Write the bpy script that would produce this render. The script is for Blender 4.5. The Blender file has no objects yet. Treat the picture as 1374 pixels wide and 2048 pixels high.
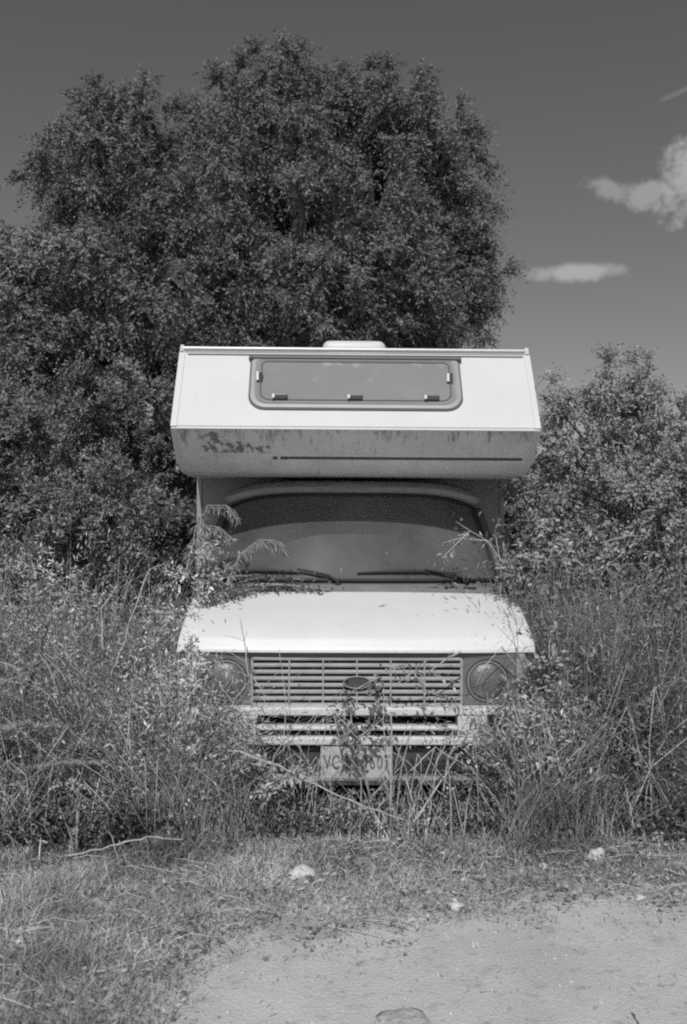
import bpy, bmesh, math, random
import numpy as np
from mathutils import Vector, Matrix, Euler

random.seed(4)
rng = np.random.default_rng(11)
R = math.radians
scn = bpy.context.scene
col = scn.collection

# ------------------------------------------------------------------ camera
CAM_H, FPX, HOR = 1.6, 1820.0, 1060.0        # photo is 1374 x 2048
cam_d = bpy.data.cameras.new('camera')
cam = bpy.data.objects.new('camera', cam_d)
col.objects.link(cam)
cam.location = (0, 0, CAM_H)
cam_d.sensor_fit = 'VERTICAL'
cam_d.sensor_height = 36
cam_d.lens = 36 * FPX / 2048
PITCH = math.atan((HOR - 1024) / FPX)
cam.rotation_euler = (Euler((R(90) + PITCH, 0, 0)).to_matrix() @ Euler((0, 0, R(0.3))).to_matrix()).to_euler()
cam_d.clip_end = 3000
cam_d.clip_start = 0.05
cam_d.dof.use_dof = True
cam_d.dof.focus_distance = 5.3
cam_d.dof.aperture_fstop = 2.4
scn.camera = cam

# ------------------------------------------------------------------ render look
scn.view_settings.view_transform = 'Standard'
scn.view_settings.look = 'None'
scn.view_settings.gamma = 1
scn.view_settings.exposure = -0.45
scn.render.engine = 'CYCLES'
scn.cycles.use_denoising = False
scn.cycles.max_bounces = 6
scn.cycles.diffuse_bounces = 2
scn.cycles.transparent_max_bounces = 6
scn.cycles.filter_width = 2.1

# ------------------------------------------------------------------ sky and sun
SUN_EL, SUN_AZ = R(46), R(7)                # azimuth: degrees to the left of straight behind the camera
sun_dir = Vector((-math.sin(SUN_AZ) * math.cos(SUN_EL), -math.cos(SUN_AZ) * math.cos(SUN_EL), math.sin(SUN_EL)))
world = bpy.data.worlds.new('World')
scn.world = world
world.use_nodes = True
wn, wl = world.node_tree.nodes, world.node_tree.links
wn.clear()
w_out = wn.new('ShaderNodeOutputWorld')
w_bg = wn.new('ShaderNodeBackground')
w_bg.inputs['Strength'].default_value = 0.10
sky = wn.new('ShaderNodeTexSky')
sky.sky_type = 'NISHITA'
sky.sun_disc = False
sky.sun_elevation = SUN_EL
sky.sun_rotation = math.atan2(sun_dir.x, sun_dir.y)
sky.air_density = 1.0
sky.dust_density = 1.2
sky.ozone_density = 1.0
sep = wn.new('ShaderNodeSeparateColor')
wl.new(sky.outputs[0], sep.inputs[0])


def wmath(op, a, b=None, c=None):
    n = wn.new('ShaderNodeMath')
    n.operation = op
    for i, v in enumerate((a, b, c)):
        if v is None:
            continue
        if isinstance(v, (int, float)):
            n.inputs[i].default_value = v
        else:
            wl.new(v, n.inputs[i])
    return n.outputs[0]


# panchromatic film behind a yellow filter: little blue gets through
grey = wmath('ADD', wmath('MULTIPLY', sep.outputs[0], 0.72), wmath('MULTIPLY', sep.outputs[1], 0.30))
tc = wn.new('ShaderNodeTexCoord')
nz = wn.new('ShaderNodeTexNoise')
nz.inputs['Scale'].default_value = 34
nz.inputs['Detail'].default_value = 9
nz.inputs['Roughness'].default_value = 0.68
wl.new(tc.outputs['Generated'], nz.inputs['Vector'])
nzf = wmath('SUBTRACT', nz.outputs[0], 0.5)


def wdot(v):
    n = wn.new('ShaderNodeVectorMath')
    n.operation = 'DOT_PRODUCT'
    wl.new(tc.outputs['Generated'], n.inputs[0])
    n.inputs[1].default_value = v
    return n.outputs['Value']


cam_rot = Euler((R(90) + PITCH, 0, 0)).to_matrix()


def cloud(px, py, sx, sy, dens, tilt=0.0, rag=1.8):
    c = cam_rot @ Vector(((px - 687) / FPX, (1024 - py) / FPX, -1)).normalized()
    r = cam_rot @ Vector((math.cos(tilt), math.sin(tilt), 0))
    u = cam_rot @ Vector((-math.sin(tilt), math.cos(tilt), 0))
    a = wmath('MULTIPLY', wmath('SUBTRACT', wdot(r), c.dot(r)), FPX / sx)
    b = wmath('MULTIPLY', wmath('SUBTRACT', wdot(u), c.dot(u)), FPX / sy)
    d = wmath('SQRT', wmath('ADD', wmath('MULTIPLY', a, a), wmath('MULTIPLY', b, b)))
    d = wmath('ADD', d, wmath('MULTIPLY', nzf, rag))
    m = wn.new('ShaderNodeMapRange')
    m.interpolation_type = 'SMOOTHSTEP'
    wl.new(d, m.inputs['Value'])
    m.inputs['From Min'].default_value = 1.12
    m.inputs['From Max'].default_value = 0.40
    m.inputs['To Min'].default_value = 0
    m.inputs['To Max'].default_value = dens
    return m.outputs[0]


CLOUDS = [(1150, 542, 96, 20, .80, 0, 1.5), (1402, 335, 74, 84, .80, 0, 2.6), (1292, 384, 36, 24, .58, .4, 2.6),
          (1216, 376, 46, 20, .46, -.35, 2.8), (1352, 182, 46, 5, .16, .3, 2.2), (1392, 408, 46, 20, .45, 0, 1.7)]
cm = None
for c_ in CLOUDS:
    m_ = cloud(*c_)
    cm = m_ if cm is None else wmath('MAXIMUM', cm, m_)
mixf = wn.new('ShaderNodeMix')
mixf.data_type = 'FLOAT'
wl.new(cm, mixf.inputs[0])
wl.new(grey, mixf.inputs[2])
mixf.inputs[3].default_value = 6.2
wl.new(mixf.outputs[0], w_bg.inputs['Color'])
wl.new(w_bg.outputs[0], w_out.inputs[0])

sun_d = bpy.data.lights.new('sun', 'SUN')
sun_d.energy = 4.6
sun_d.angle = R(0.5)
sun_d.color = (1, 1, 1)                       # black-and-white film records no warmth
sun = bpy.data.objects.new('sun', sun_d)
col.objects.link(sun)
sun.rotation_euler = sun_dir.to_track_quat('Z', 'Y').to_euler()
sun.location = (0, 0, 30)

# ------------------------------------------------------------------ helpers: materials
def mat(name, base, rough=0.6, var=0.0, scale=8.0, bump=0.0, bscale=40.0, metal=0.0, spec=0.5,
        dark=None, dark_scale=(6, 6, 6), dark_lo=0.55, dark_hi=0.7, dark_amt=1.0, coat=0.0, edge=None):
    m = bpy.data.materials.new(name)
    m.use_nodes = True
    nt = m.node_tree
    n, l = nt.nodes, nt.links
    p = n['Principled BSDF']
    p.inputs['Roughness'].default_value = rough
    p.inputs['Metallic'].default_value = metal
    p.inputs['Specular IOR Level'].default_value = spec
    p.inputs['Coat Weight'].default_value = coat
    t = n.new('ShaderNodeTexCoord')
    cur = None
    no = n.new('ShaderNodeTexNoise')
    no.inputs['Scale'].default_value = scale
    no.inputs['Detail'].default_value = 8
    no.inputs['Roughness'].default_value = 0.65
    l.new(t.outputs['Object'], no.inputs['Vector'])
    mr = n.new('ShaderNodeMapRange')
    l.new(no.outputs[0], mr.inputs['Value'])
    mr.inputs['From Min'].default_value = 0.25
    mr.inputs['From Max'].default_value = 0.75
    mr.inputs['To Min'].default_value = base * (1 - var)
    mr.inputs['To Max'].default_value = base * (1 + var)
    cur = mr.outputs[0]
    if dark is not None:
        mp = n.new('ShaderNodeMapping')
        mp.inputs['Scale'].default_value = dark_scale
        l.new(t.outputs['Object'], mp.inputs['Vector'])
        n2 = n.new('ShaderNodeTexNoise')
        n2.inputs['Scale'].default_value = 1
        n2.inputs['Detail'].default_value = 9
        n2.inputs['Roughness'].default_value = 0.7
        l.new(mp.outputs[0], n2.inputs['Vector'])
        nv = n2.outputs[0]
        if edge:                                # dirt gathers towards one edge of the panel
            sx = n.new('ShaderNodeSeparateXYZ')
            l.new(t.outputs['Object'], sx.inputs[0])
            er = n.new('ShaderNodeMapRange')
            l.new(sx.outputs['Z'], er.inputs['Value'])
            er.inputs['From Min'].default_value = edge[0]
            er.inputs['From Max'].default_value = edge[1]
            er.inputs['To Min'].default_value = 0
            er.inputs['To Max'].default_value = edge[2]
            ea = n.new('ShaderNodeMath')
            ea.operation = 'ADD'
            l.new(nv, ea.inputs[0])
            l.new(er.outputs[0], ea.inputs[1])
            nv = ea.outputs[0]
        m2 = n.new('ShaderNodeMapRange')
        m2.interpolation_type = 'SMOOTHSTEP'
        l.new(nv, m2.inputs['Value'])
        m2.inputs['From Min'].default_value = dark_lo
        m2.inputs['From Max'].default_value = dark_hi
        m2.inputs['To Max'].default_value = dark_amt
        mx = n.new('ShaderNodeMix')
        mx.data_type = 'FLOAT'
        l.new(m2.outputs[0], mx.inputs[0])
        l.new(cur, mx.inputs[2])
        mx.inputs[3].default_value = dark
        cur = mx.outputs[0]
    l.new(cur, p.inputs['Base Color'])
    if bump:
        nb = n.new('ShaderNodeTexNoise')
        nb.inputs['Scale'].default_value = bscale
        nb.inputs['Detail'].default_value = 6
        l.new(t.outputs['Object'], nb.inputs['Vector'])
        bp = n.new('ShaderNodeBump')
        bp.inputs['Strength'].default_value = bump
        bp.inputs['Distance'].default_value = 0.02
        l.new(nb.outputs[0], bp.inputs['Height'])
        l.new(bp.outputs[0], p.inputs['Normal'])
    return m


def leaf_mat(name, lo, hi, trans=0.3, rough=0.5, patch=0.0):
    """blade and leaf material: every leaf (mesh island) has its own tone"""
    m = bpy.data.materials.new(name)
    m.use_nodes = True
    n, l = m.node_tree.nodes, m.node_tree.links
    p = n['Principled BSDF']
    p.inputs['Roughness'].default_value = 0.65
    p.inputs['Specular IOR Level'].default_value = 0.15
    g = n.new('ShaderNodeNewGeometry')
    mr = n.new('ShaderNodeMapRange')
    l.new(g.outputs['Random Per Island'], mr.inputs['Value'])
    mr.inputs['To Min'].default_value = lo
    mr.inputs['To Max'].default_value = hi
    cur = mr.outputs[0]
    if patch:
        t = n.new('ShaderNodeTexCoord')
        no = n.new('ShaderNodeTexNoise')
        no.inputs['Scale'].default_value = 1.6
        no.inputs['Detail'].default_value = 3
        l.new(t.outputs['Object'], no.inputs['Vector'])
        m3 = n.new('ShaderNodeMapRange')
        l.new(no.outputs[0], m3.inputs['Value'])
        m3.inputs['From Min'].default_value = 0.3
        m3.inputs['From Max'].default_value = 0.7
        m3.inputs['To Min'].default_value = 1 - patch
        m3.inputs['To Max'].default_value = 1 + patch
        mm = n.new('ShaderNodeMath')
        mm.operation = 'MULTIPLY'
        l.new(cur, mm.inputs[0])
        l.new(m3.outputs[0], mm.inputs[1])
        cur = mm.outputs[0]
    l.new(cur, p.inputs['Base Color'])
    tr = n.new('ShaderNodeBsdfTranslucent')
    l.new(cur, tr.inputs['Color'])
    mx = n.new('ShaderNodeMixShader')
    mx.inputs[0].default_value = trans
    l.new(p.outputs[0], mx.inputs[1])
    l.new(tr.outputs[0], mx.inputs[2])
    l.new(mx.outputs[0], n['Material Output'].inputs[0])
    return m


# ------------------------------------------------------------------ helpers: objects
def link(o, parent=None):
    col.objects.link(o)
    if parent:
        o.parent = parent
    return o


def thing(name, label, cat, loc=(0, 0, 0), rz=0.0, group=None):
    o = bpy.data.objects.new(name, None)
    o.empty_display_size = 0.1
    o.location = loc
    o.rotation_euler = (0, 0, rz)
    o['label'] = label
    o['category'] = cat
    if group:
        o['group'] = group
    return link(o)


def tag(o, label=None, cat=None, group=None, kind=None):
    for k, v in (('label', label), ('category', cat), ('group', group), ('kind', kind)):
        if v:
            o[k] = v
    return o


class MB:
    def __init__(self):
        self.bm = bmesh.new()

    def box(self, x0, x1, y0, y1, z0, z1, bev=0.0):
        vs = bmesh.ops.create_cube(self.bm, size=1)['verts']
        for v in vs:
            v.co = Vector(((x0 + x1) / 2 + v.co.x * (x1 - x0), (y0 + y1) / 2 + v.co.y * (y1 - y0), (z0 + z1) / 2 + v.co.z * (z1 - z0)))
        if bev:
            es = list({e for v in vs for e in v.link_edges})
            bmesh.ops.bevel(self.bm, geom=es, offset=bev, segments=2, affect='EDGES', profile=0.6)
        return self

    def grid(self, rows):
        vv = [[self.bm.verts.new(p) for p in r] for r in rows]
        for i in range(len(vv) - 1):
            for j in range(len(vv[0]) - 1):
                self.bm.faces.new((vv[i][j], vv[i][j + 1], vv[i + 1][j + 1], vv[i + 1][j]))
        return self

    def tube(self, pts, rad, seg=8, flat=1.0, closed=False):
        pts = [Vector(p) for p in pts]
        n = len(pts)
        rads = rad if isinstance(rad, (list, tuple)) else [rad] * n
        rings = []
        for i, p in enumerate(pts):
            a = pts[(i - 1) % n] if (closed or i > 0) else p
            b = pts[(i + 1) % n] if (closed or i < n - 1) else p
            d = (b - a).normalized()
            ref = Vector((0, 0, 1)) if abs(d.z) < 0.9 else Vector((1, 0, 0))
            s = d.cross(ref).normalized()
            t = s.cross(d).normalized()
            rings.append([self.bm.verts.new(p + (s * math.cos(k * 2 * math.pi / seg) * flat + t * math.sin(k * 2 * math.pi / seg)) * rads[i]) for k in range(seg)])
        m = n if closed else n - 1
        for i in range(m):
            A, B = rings[i], rings[(i + 1) % n]
            for k in range(seg):
                self.bm.faces.new((A[k], A[(k + 1) % seg], B[(k + 1) % seg], B[k]))
        if not closed:
            self.bm.faces.new(rings[0][::-1])
            self.bm.faces.new(rings[-1])
        return self

    def lathe(self, prof, c, axis='Y', seg=40, sx=1.0, sz=1.0):
        """prof: list of (radius, offset along axis)"""
        rings = []
        for r, o in prof:
            ring = []
            for k in range(seg):
                a = 2 * math.pi * k / seg
                ca, sa = math.cos(a) * r * sx, math.sin(a) * r * sz
                v = {'Y': (ca, o, sa), 'X': (o, ca, sa), 'Z': (ca, sa, o)}[axis]
                ring.append(self.bm.verts.new(Vector(c) + Vector(v)))
            rings.append(ring)
        for A, B in zip(rings, rings[1:]):
            for k in range(seg):
                self.bm.faces.new((A[k], A[(k + 1) % seg], B[(k + 1) % seg], B[k]))
        return self

    def prism(self, prof, x0, x1):
        """prof: (y, z) outline, extruded in x"""
        A = [self.bm.verts.new((x0, y, z)) for y, z in prof]
        B = [self.bm.verts.new((x1, y, z)) for y, z in prof]
        n = len(prof)
        for i in range(n):
            self.bm.faces.new((A[i], A[(i + 1) % n], B[(i + 1) % n], B[i]))
        self.bm.faces.new(A[::-1])
        self.bm.faces.new(B)
        return self

    def build(self, name, m, parent=None, smooth=False, solid=0.0, bevel=0.0, sub=0, offset=-1, angle=0.6):
        bmesh.ops.recalc_face_normals(self.bm, faces=self.bm.faces)
        me = bpy.data.meshes.new(name)
        self.bm.to_mesh(me)
        self.bm.free()
        me.materials.append(m)
        o = bpy.data.objects.new(name, me)
        link(o, parent)
        if smooth:
            me.shade_smooth()
            if angle:
                try:
                    me.set_sharp_from_angle(angle=angle)
                except Exception:
                    pass
        if sub:
            s = o.modifiers.new('sub', 'SUBSURF')
            s.levels = s.render_levels = sub
        if solid:
            s = o.modifiers.new('solid', 'SOLIDIFY')
            s.thickness = solid
            s.offset = offset
        if bevel:
            s = o.modifiers.new('bevel', 'BEVEL')
            s.width = bevel
            s.segments = 2
            s.limit_method = 'ANGLE'
        return o


def raw_mesh(name, V, faces_idx, sizes, m, parent=None):
    """fast mesh from numpy: V (n,3), flat loop indices, loops per face"""
    me = bpy.data.meshes.new(name)
    me.vertices.add(len(V))
    me.vertices.foreach_set('co', np.ascontiguousarray(V, dtype=np.float32).ravel())
    me.loops.add(len(faces_idx))
    me.loops.foreach_set('vertex_index', np.ascontiguousarray(faces_idx, dtype=np.int32))
    me.polygons.add(len(sizes))
    st = np.concatenate(([0], np.cumsum(sizes)[:-1])).astype(np.int32)
    me.polygons.foreach_set('loop_start', st)
    me.update(calc_edges=True)
    me.materials.append(m)
    o = bpy.data.objects.new(name, me)
    return link(o, parent)


def nrm(v):
    return v / np.maximum(np.linalg.norm(v, axis=-1, keepdims=True), 1e-9)


def leaves_geo(P, D, L, W, fold=0.25, face=0.6, ref=None):
    """P base, D direction, L length, W width -> diamond leaves (two folded halves each)"""
    n = len(P)
    D = nrm(D)
    if ref is None:
        ref = np.tile(np.array([0, 0, 1.0]), (n, 1)) + rng.normal(0, 1 - face + 0.05, (n, 3)) * 1.2
    S = nrm(np.cross(D, ref))
    N = np.cross(S, D)
    L = L[:, None]
    W = W[:, None]
    a = P
    b = P + D * L * 0.45 + S * W * 0.5 + N * W * fold
    c = P + D * L - N * L * 0.12
    d = P + D * L * 0.45 - S * W * 0.5 + N * W * fold
    V = np.stack([a, b, c, d], 1).reshape(-1, 3)
    base = (np.arange(n) * 4)[:, None]
    F = (base + np.array([0, 1, 2, 0, 2, 3])).ravel()
    return V, F, np.full(2 * n, 3)


def blades_geo(P, H, lean, W, curl=0.7):
    """P roots, H heights, lean (n,2) horizontal lean per unit height, tapering arched blades"""
    n = len(P)
    ts = np.array([0.0, 0.4, 0.75])
    ang = rng.uniform(0, 2 * np.pi, n)
    S = np.stack([np.cos(ang), np.sin(ang), np.zeros(n)], 1)
    Ln = np.concatenate([lean, np.zeros((n, 1))], 1)
    sag = np.linalg.norm(lean, axis=1)

    def pos(t):
        return P + Ln * (H * (0.35 * t + 0.65 * t * t))[:, None] + np.array([0, 0, 1.0]) * (H * (t - curl * 0.45 * np.minimum(sag, 1.6) * t * t * t))[:, None]
    rows = []
    for t in ts:
        c = pos(t)
        w = (W * (1 - 0.55 * t) * 0.5)[:, None]
        rows += [c - S * w, c + S * w]
    rows.append(pos(1.0))
    V = np.stack(rows, 1).reshape(-1, 3)
    base = (np.arange(n) * 7)[:, None]
    F = (base + np.array([0, 1, 3, 2, 2, 3, 5, 4, 4, 5, 6])).ravel()
    return V, F, np.tile([4, 4, 3], n)


def join_geo(gs):
    off, Vs, Fs, Ss = 0, [], [], []
    for V, F, S in gs:
        Vs.append(V)
        Fs.append(F + off)
        Ss.append(S)
        off += len(V)
    return np.concatenate(Vs), np.concatenate(Fs), np.concatenate(Ss)


def lobes_leaves(lobes, dens, rc, leafL, leafW, twigs=8, per=10, droop=0.3, up=0.25, inner=0.5, face=0.6, hollow=0.0, hs=3.2):
    """lobes: (cx, cy, cz, rx, ry, rz). Clumps of leafy twigs spread through each lobe's outer volume."""
    gs = []
    for (cx, cy, cz, rx, ry, rz) in lobes:
        area = 4 * math.pi * ((rx * ry) ** 1.6 / 3 + (rx * rz) ** 1.6 / 3 + (ry * rz) ** 1.6 / 3) ** (1 / 1.6)
        k = max(6, int(area * dens))
        d = nrm(rng.normal(0, 1, (k, 3)))
        rad = inner + (1.02 - inner) * rng.random(k) ** 0.6
        C = np.array([cx, cy, cz]) + d * rad[:, None] * np.array([rx, ry, rz])
        if hollow and rx > .42 * (1 if rc > .2 else .4):
            q = (np.sin(C[:, 0] * hs + 1.7) * np.sin(C[:, 2] * hs * 1.15 + .4 + C[:, 0] * .8) + .6 * np.sin(C[:, 1] * hs * .9 + C[:, 2] * hs * 1.7) * np.cos(C[:, 0] * hs * 1.9))
            sel = q > hollow - 1.0
            C, d = C[sel], d[sel]
            k = len(C)
        # lobe-scale raggedness
        C += rng.normal(0, rc * 0.5, (k, 3))
        T = k * twigs
        Ct = np.repeat(C, twigs, 0)
        dt = nrm(np.repeat(d, twigs, 0) * 0.7 + rng.normal(0, 0.75, (T, 3)) + np.array([0, 0, up]))
        Lt = rc * rng.uniform(0.6, 1.35, T)
        t = (np.arange(per) + 0.6) / per
        t = np.tile(t, (T, 1)) + rng.uniform(-.05, .05, (T, per))
        Pos = Ct[:, None, :] + dt[:, None, :] * (Lt[:, None] * t)[:, :, None]
        Pos[:, :, 2] -= droop * Lt[:, None] * t * t
        side = nrm(np.cross(dt, rng.normal(0, 1, (T, 3))))
        sgn = np.where(np.arange(per) % 2 == 0, 1.0, -1.0)[None, :, None]
        LD = dt[:, None, :] * 0.8 + side[:, None, :] * sgn * 0.8 + rng.normal(0, 0.25, (T, per, 3))
        LD[:, :, 2] -= droop * 0.9
        n = T * per
        LL = leafL * rng.uniform(0.6, 1.25, n)
        WW = leafW * rng.uniform(0.6, 1.25, n)
        # blades of a clump turn outwards, towards the light
        out = nrm((Pos - Ct[:, None, :]) / rc + np.repeat(d, twigs, 0)[:, None, :] * .5 + np.array([0, 0, .25]))
        ref = out.reshape(-1, 3) + rng.normal(0, .42, (n, 3))
        gs.append(leaves_geo(Pos.reshape(-1, 3), LD.reshape(-1, 3), LL, WW, fold=.12, ref=ref))
    return join_geo(gs)


def P3(px, py, Y):
    """where the point seen at (px, py) in the photograph stands when it is Y metres away"""
    return Vector(((px - 687) / FPX * Y, Y, CAM_H + (HOR - py) / FPX * Y))


def lobe(px, py, r, Y, sy=1.0, sz=1.0, sx=1.0):
    p = P3(px, py, Y)
    w = r / FPX * Y
    return (p.x, p.y, p.z, w * sx, w * sy, w * sz)


def gh(x, y):
    """ground height"""
    return (0.012 * np.sin(x * 2.1 + 0.6) * np.cos(y * 1.7) + 0.004 * np.sin(x * 3.3 + y * 4.1) * np.sin(y * 2.3 - x)
            + 0.0010 * np.sin(x * 17 + 3 * np.sin(y * 6)) * np.sin(y * 19 + 2 * np.sin(x * 5)))


# ------------------------------------------------------------------ ground
def spaced(lo, hi, step, far):
    mid = np.arange(lo, hi + 1e-6, step)
    out = [hi + 0.3 * (1.6 ** k) for k in range(14) if hi + 0.3 * (1.6 ** k) < far] + [far]
    inn = [lo - 0.3 * (1.6 ** k) for k in range(14) if lo - 0.3 * (1.6 ** k) > -far] + [-far]
    return np.array(sorted(inn) + list(mid) + out)


gx, gy = spaced(-4, 4, 0.04, 260.0), spaced(1.5, 7, 0.04, 260.0)
GX, GY = np.meshgrid(gx, gy)
ny_, nx_ = GX.shape
near = (np.abs(GX) < 9) & (np.abs(GY - 4) < 9)
V = np.stack([GX, GY, np.where(near, gh(GX, GY), 0)], -1).reshape(-1, 3)
ii, jj = np.meshgrid(np.arange(ny_ - 1), np.arange(nx_ - 1), indexing='ij')
b_ = (ii * nx_ + jj).ravel()
F = np.stack([b_, b_ + 1, b_ + nx_ + 1, b_ + nx_], 1).ravel()
M_soil = mat('soil', 0.46, 0.95, var=0.25, scale=14, bump=0.9, bscale=60, dark=0.34, dark_scale=(5, 5, 5), dark_lo=.45, dark_hi=.62)
nt = M_soil.node_tree
_p = nt.nodes['Principled BSDF']
_src = _p.inputs['Base Color'].links[0].from_socket
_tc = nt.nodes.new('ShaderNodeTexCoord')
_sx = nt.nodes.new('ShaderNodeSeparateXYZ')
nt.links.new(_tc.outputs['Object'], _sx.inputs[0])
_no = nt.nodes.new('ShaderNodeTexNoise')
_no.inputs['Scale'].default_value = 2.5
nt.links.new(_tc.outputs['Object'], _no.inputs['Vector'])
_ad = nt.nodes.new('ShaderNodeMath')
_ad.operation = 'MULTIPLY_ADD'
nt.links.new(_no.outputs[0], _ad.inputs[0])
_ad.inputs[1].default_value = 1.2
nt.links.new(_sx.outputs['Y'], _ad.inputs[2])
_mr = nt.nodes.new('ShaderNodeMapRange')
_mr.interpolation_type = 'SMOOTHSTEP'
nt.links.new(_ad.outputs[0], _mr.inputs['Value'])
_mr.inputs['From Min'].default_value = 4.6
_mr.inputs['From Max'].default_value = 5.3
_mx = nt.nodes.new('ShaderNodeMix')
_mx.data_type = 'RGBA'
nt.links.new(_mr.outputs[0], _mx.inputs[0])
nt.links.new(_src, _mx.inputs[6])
_mx.inputs[7].default_value = (.05, .05, .05, 1)  # humus tone under the tall weeds, blackened further to deepen their shade
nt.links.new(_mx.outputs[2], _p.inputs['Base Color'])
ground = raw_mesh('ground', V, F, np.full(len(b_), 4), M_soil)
ground.data.shade_smooth()
tag(ground, kind='structure')


# dirt track: edge as seen in the photograph, laid down in plan
def track_edge(x):
    """distance of the track's far edge from the camera at lateral x"""
    pts = [(-30, .2), (-2.0, 1.0), (-.85, 1.9), (-.57, 2.9), (-.51, 3.2), (-.46, 3.38), (-.36, 3.52), (0.0, 3.6), (.39, 3.65), (.65, 3.77), (.88, 3.87),
           (1.2, 3.90), (1.48, 3.93), (3, 4.2), (30, 9)]
    xs, ys = zip(*pts)
    e = np.interp(x, xs, ys)
    return e + 0.03 * np.sin(x * 5.1) + 0.03 * np.sin(x * 13.7 + 2 * np.sin(x * 3)) + 0.02 * np.sin(x * 37 + 3 * np.sin(x * 7))


tx = np.concatenate([np.linspace(-30, -2.5, 30)[:-1], np.arange(-2.5, 2.5, 0.02), np.linspace(2.5, 30, 30)])
tv = np.linspace(0, 1, 70)
TX, TV = np.meshgrid(tx, tv)
E = track_edge(TX)
TY = E - (1 - TV) ** 1.6 * 0 - (TV * (E - (-3.0))) if False else -2.0 + (E + 2.0) * (1 - (1 - TV) ** 1.8)
V = np.stack([TX, TY, np.where((np.abs(TX) < 9) & (TY > -5), gh(TX, TY), 0) + 0.004], -1).reshape(-1, 3)
ny_, nx_ = TX.shape
ii, jj = np.meshgrid(np.arange(ny_ - 1), np.arange(nx_ - 1), indexing='ij')
b_ = (ii * nx_ + jj).ravel()
F = np.stack([b_, b_ + 1, b_ + nx_ + 1, b_ + nx_], 1).ravel()
M_track = mat('sandy_dirt', 0.46, 0.95, var=0.15, scale=2.2, bump=0.5, bscale=90, dark=0.24, dark_scale=(7, 11, 5), dark_lo=.52, dark_hi=.72, dark_amt=.8)
track = raw_mesh('dirt_track', V, F, np.full(len(b_), 4), M_track)
track.data.shade_smooth()
tag(track, kind='structure')

# ------------------------------------------------------------------ the camper
M_white = mat('chalky_white_paint', 0.55, 0.5, var=0.05, scale=3, dark=0.30, dark_scale=(16, 12, 7), dark_lo=.64, dark_hi=.82, dark_amt=.5, bump=.03, bscale=200, edge=(2.55, 2.72, .10))
M_hood = mat('bonnet_paint', 0.59, 0.42, var=0.05, scale=5, dark=0.25, dark_scale=(34, 26, 40), dark_lo=.66, dark_hi=.82, dark_amt=.6, edge=(1.0, .90, .16))
M_lowface = mat('grimy_white_panel', 0.60, 0.6, var=0.14, scale=6, dark=0.14, dark_scale=(30, 4, 9), dark_lo=.58, dark_hi=.78, dark_amt=.8, edge=(2.06, 2.20, .17))
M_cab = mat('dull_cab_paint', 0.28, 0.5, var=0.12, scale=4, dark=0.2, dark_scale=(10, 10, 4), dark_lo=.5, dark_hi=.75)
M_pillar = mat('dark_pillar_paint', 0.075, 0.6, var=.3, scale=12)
M_cowl = mat('grey_cowl', 0.16, 0.6, var=0.2, scale=9)
M_grey = mat('grey_plastic', 0.13, 0.55, var=0.15, scale=10)
M_grille = mat('dull_grille_bars', 0.31, 0.5, var=0.16, scale=14, dark=0.14, dark_scale=(9, 9, 30), dark_lo=.55, dark_hi=.75)
M_bumper = mat('painted_bumper', 0.56, 0.5, var=0.10, scale=8, dark=0.25, dark_scale=(14, 14, 30), dark_lo=.6, dark_hi=.8)
M_black = mat('black_rubber', 0.015, 0.7)
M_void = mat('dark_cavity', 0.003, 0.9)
M_valance = mat('dark_valance', 0.05, 0.5, var=0.3, scale=6)
M_valbar = mat('valance_bar', 0.13, 0.5, var=0.3, scale=6)
M_alu = mat('dull_aluminium', 0.42, 0.45, metal=0.3, var=0.1, scale=30)
M_pane = mat('dusty_acrylic_pane', 0.20, 0.28, var=0.10, scale=3, dark=0.50, dark_scale=(7, 7, 9), dark_lo=.60, dark_hi=.76, dark_amt=.6, spec=.6, edge=(2.54, 2.64, .12))
M_frame = mat('grey_window_frame', 0.30, 0.5, var=.1)
M_seal = mat('window_seal', 0.10, 0.6)
M_plate = mat('old_plate', 0.42, 0.5, var=0.2, scale=30, dark=0.2, dark_scale=(30, 30, 40), dark_lo=.55, dark_hi=.75, dark_amt=.7)
M_plate_ink = mat('plate_ink', 0.13, 0.6)
M_lens = mat('headlamp_glass', 0.12, 0.4, var=0.3, scale=20, bump=.25, bscale=60, spec=.8)
M_chrome = mat('dull_chrome', 0.5, 0.3, metal=0.85, var=.2, scale=20)
M_tyre = mat('tyre_rubber', 0.02, 0.8, bump=.4, bscale=60)

# dusty windscreen: dust film over glass
M_glass = bpy.data.materials.new('dusty_glass')
M_glass.use_nodes = True
n_, l_ = M_glass.node_tree.nodes, M_glass.node_tree.links
gp = n_['Principled BSDF']
gp.inputs['Roughness'].default_value = 0.9
gp.inputs['Specular IOR Level'].default_value = 0.1
gt = n_.new('ShaderNodeTexCoord')
gno = n_.new('ShaderNodeTexNoise')
gno.inputs['Scale'].default_value = 3.0
gno.inputs['Detail'].default_value = 8
l_.new(gt.outputs['Object'], gno.inputs['Vector'])
gmr = n_.new('ShaderNodeMapRange')
l_.new(gno.outputs[0], gmr.inputs['Value'])
gmr.inputs['From Min'].default_value = .3
gmr.inputs['From Max'].default_value = .75
gmr.inputs['To Min'].default_value = .17
gmr.inputs['To Max'].default_value = .36
gp.inputs['Base Color'].default_value = (.29, .29, .29, 1)
gtr = n_.new('ShaderNodeBsdfTransparent')
gtr.inputs[0].default_value = (.55, .55, .55, 1)
gmx = n_.new('ShaderNodeMixShader')
l_.new(gmr.outputs[0], gmx.inputs[0])
l_.new(gtr.outputs[0], gmx.inputs[1])
l_.new(gp.outputs[0], gmx.inputs[2])
ggl = n_.new('ShaderNodeBsdfGlossy')
ggl.inputs['Roughness'].default_value = 0.04
ggl.inputs['Color'].default_value = (1, 1, 1, 1)
gfr = n_.new('ShaderNodeFresnel')
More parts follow.
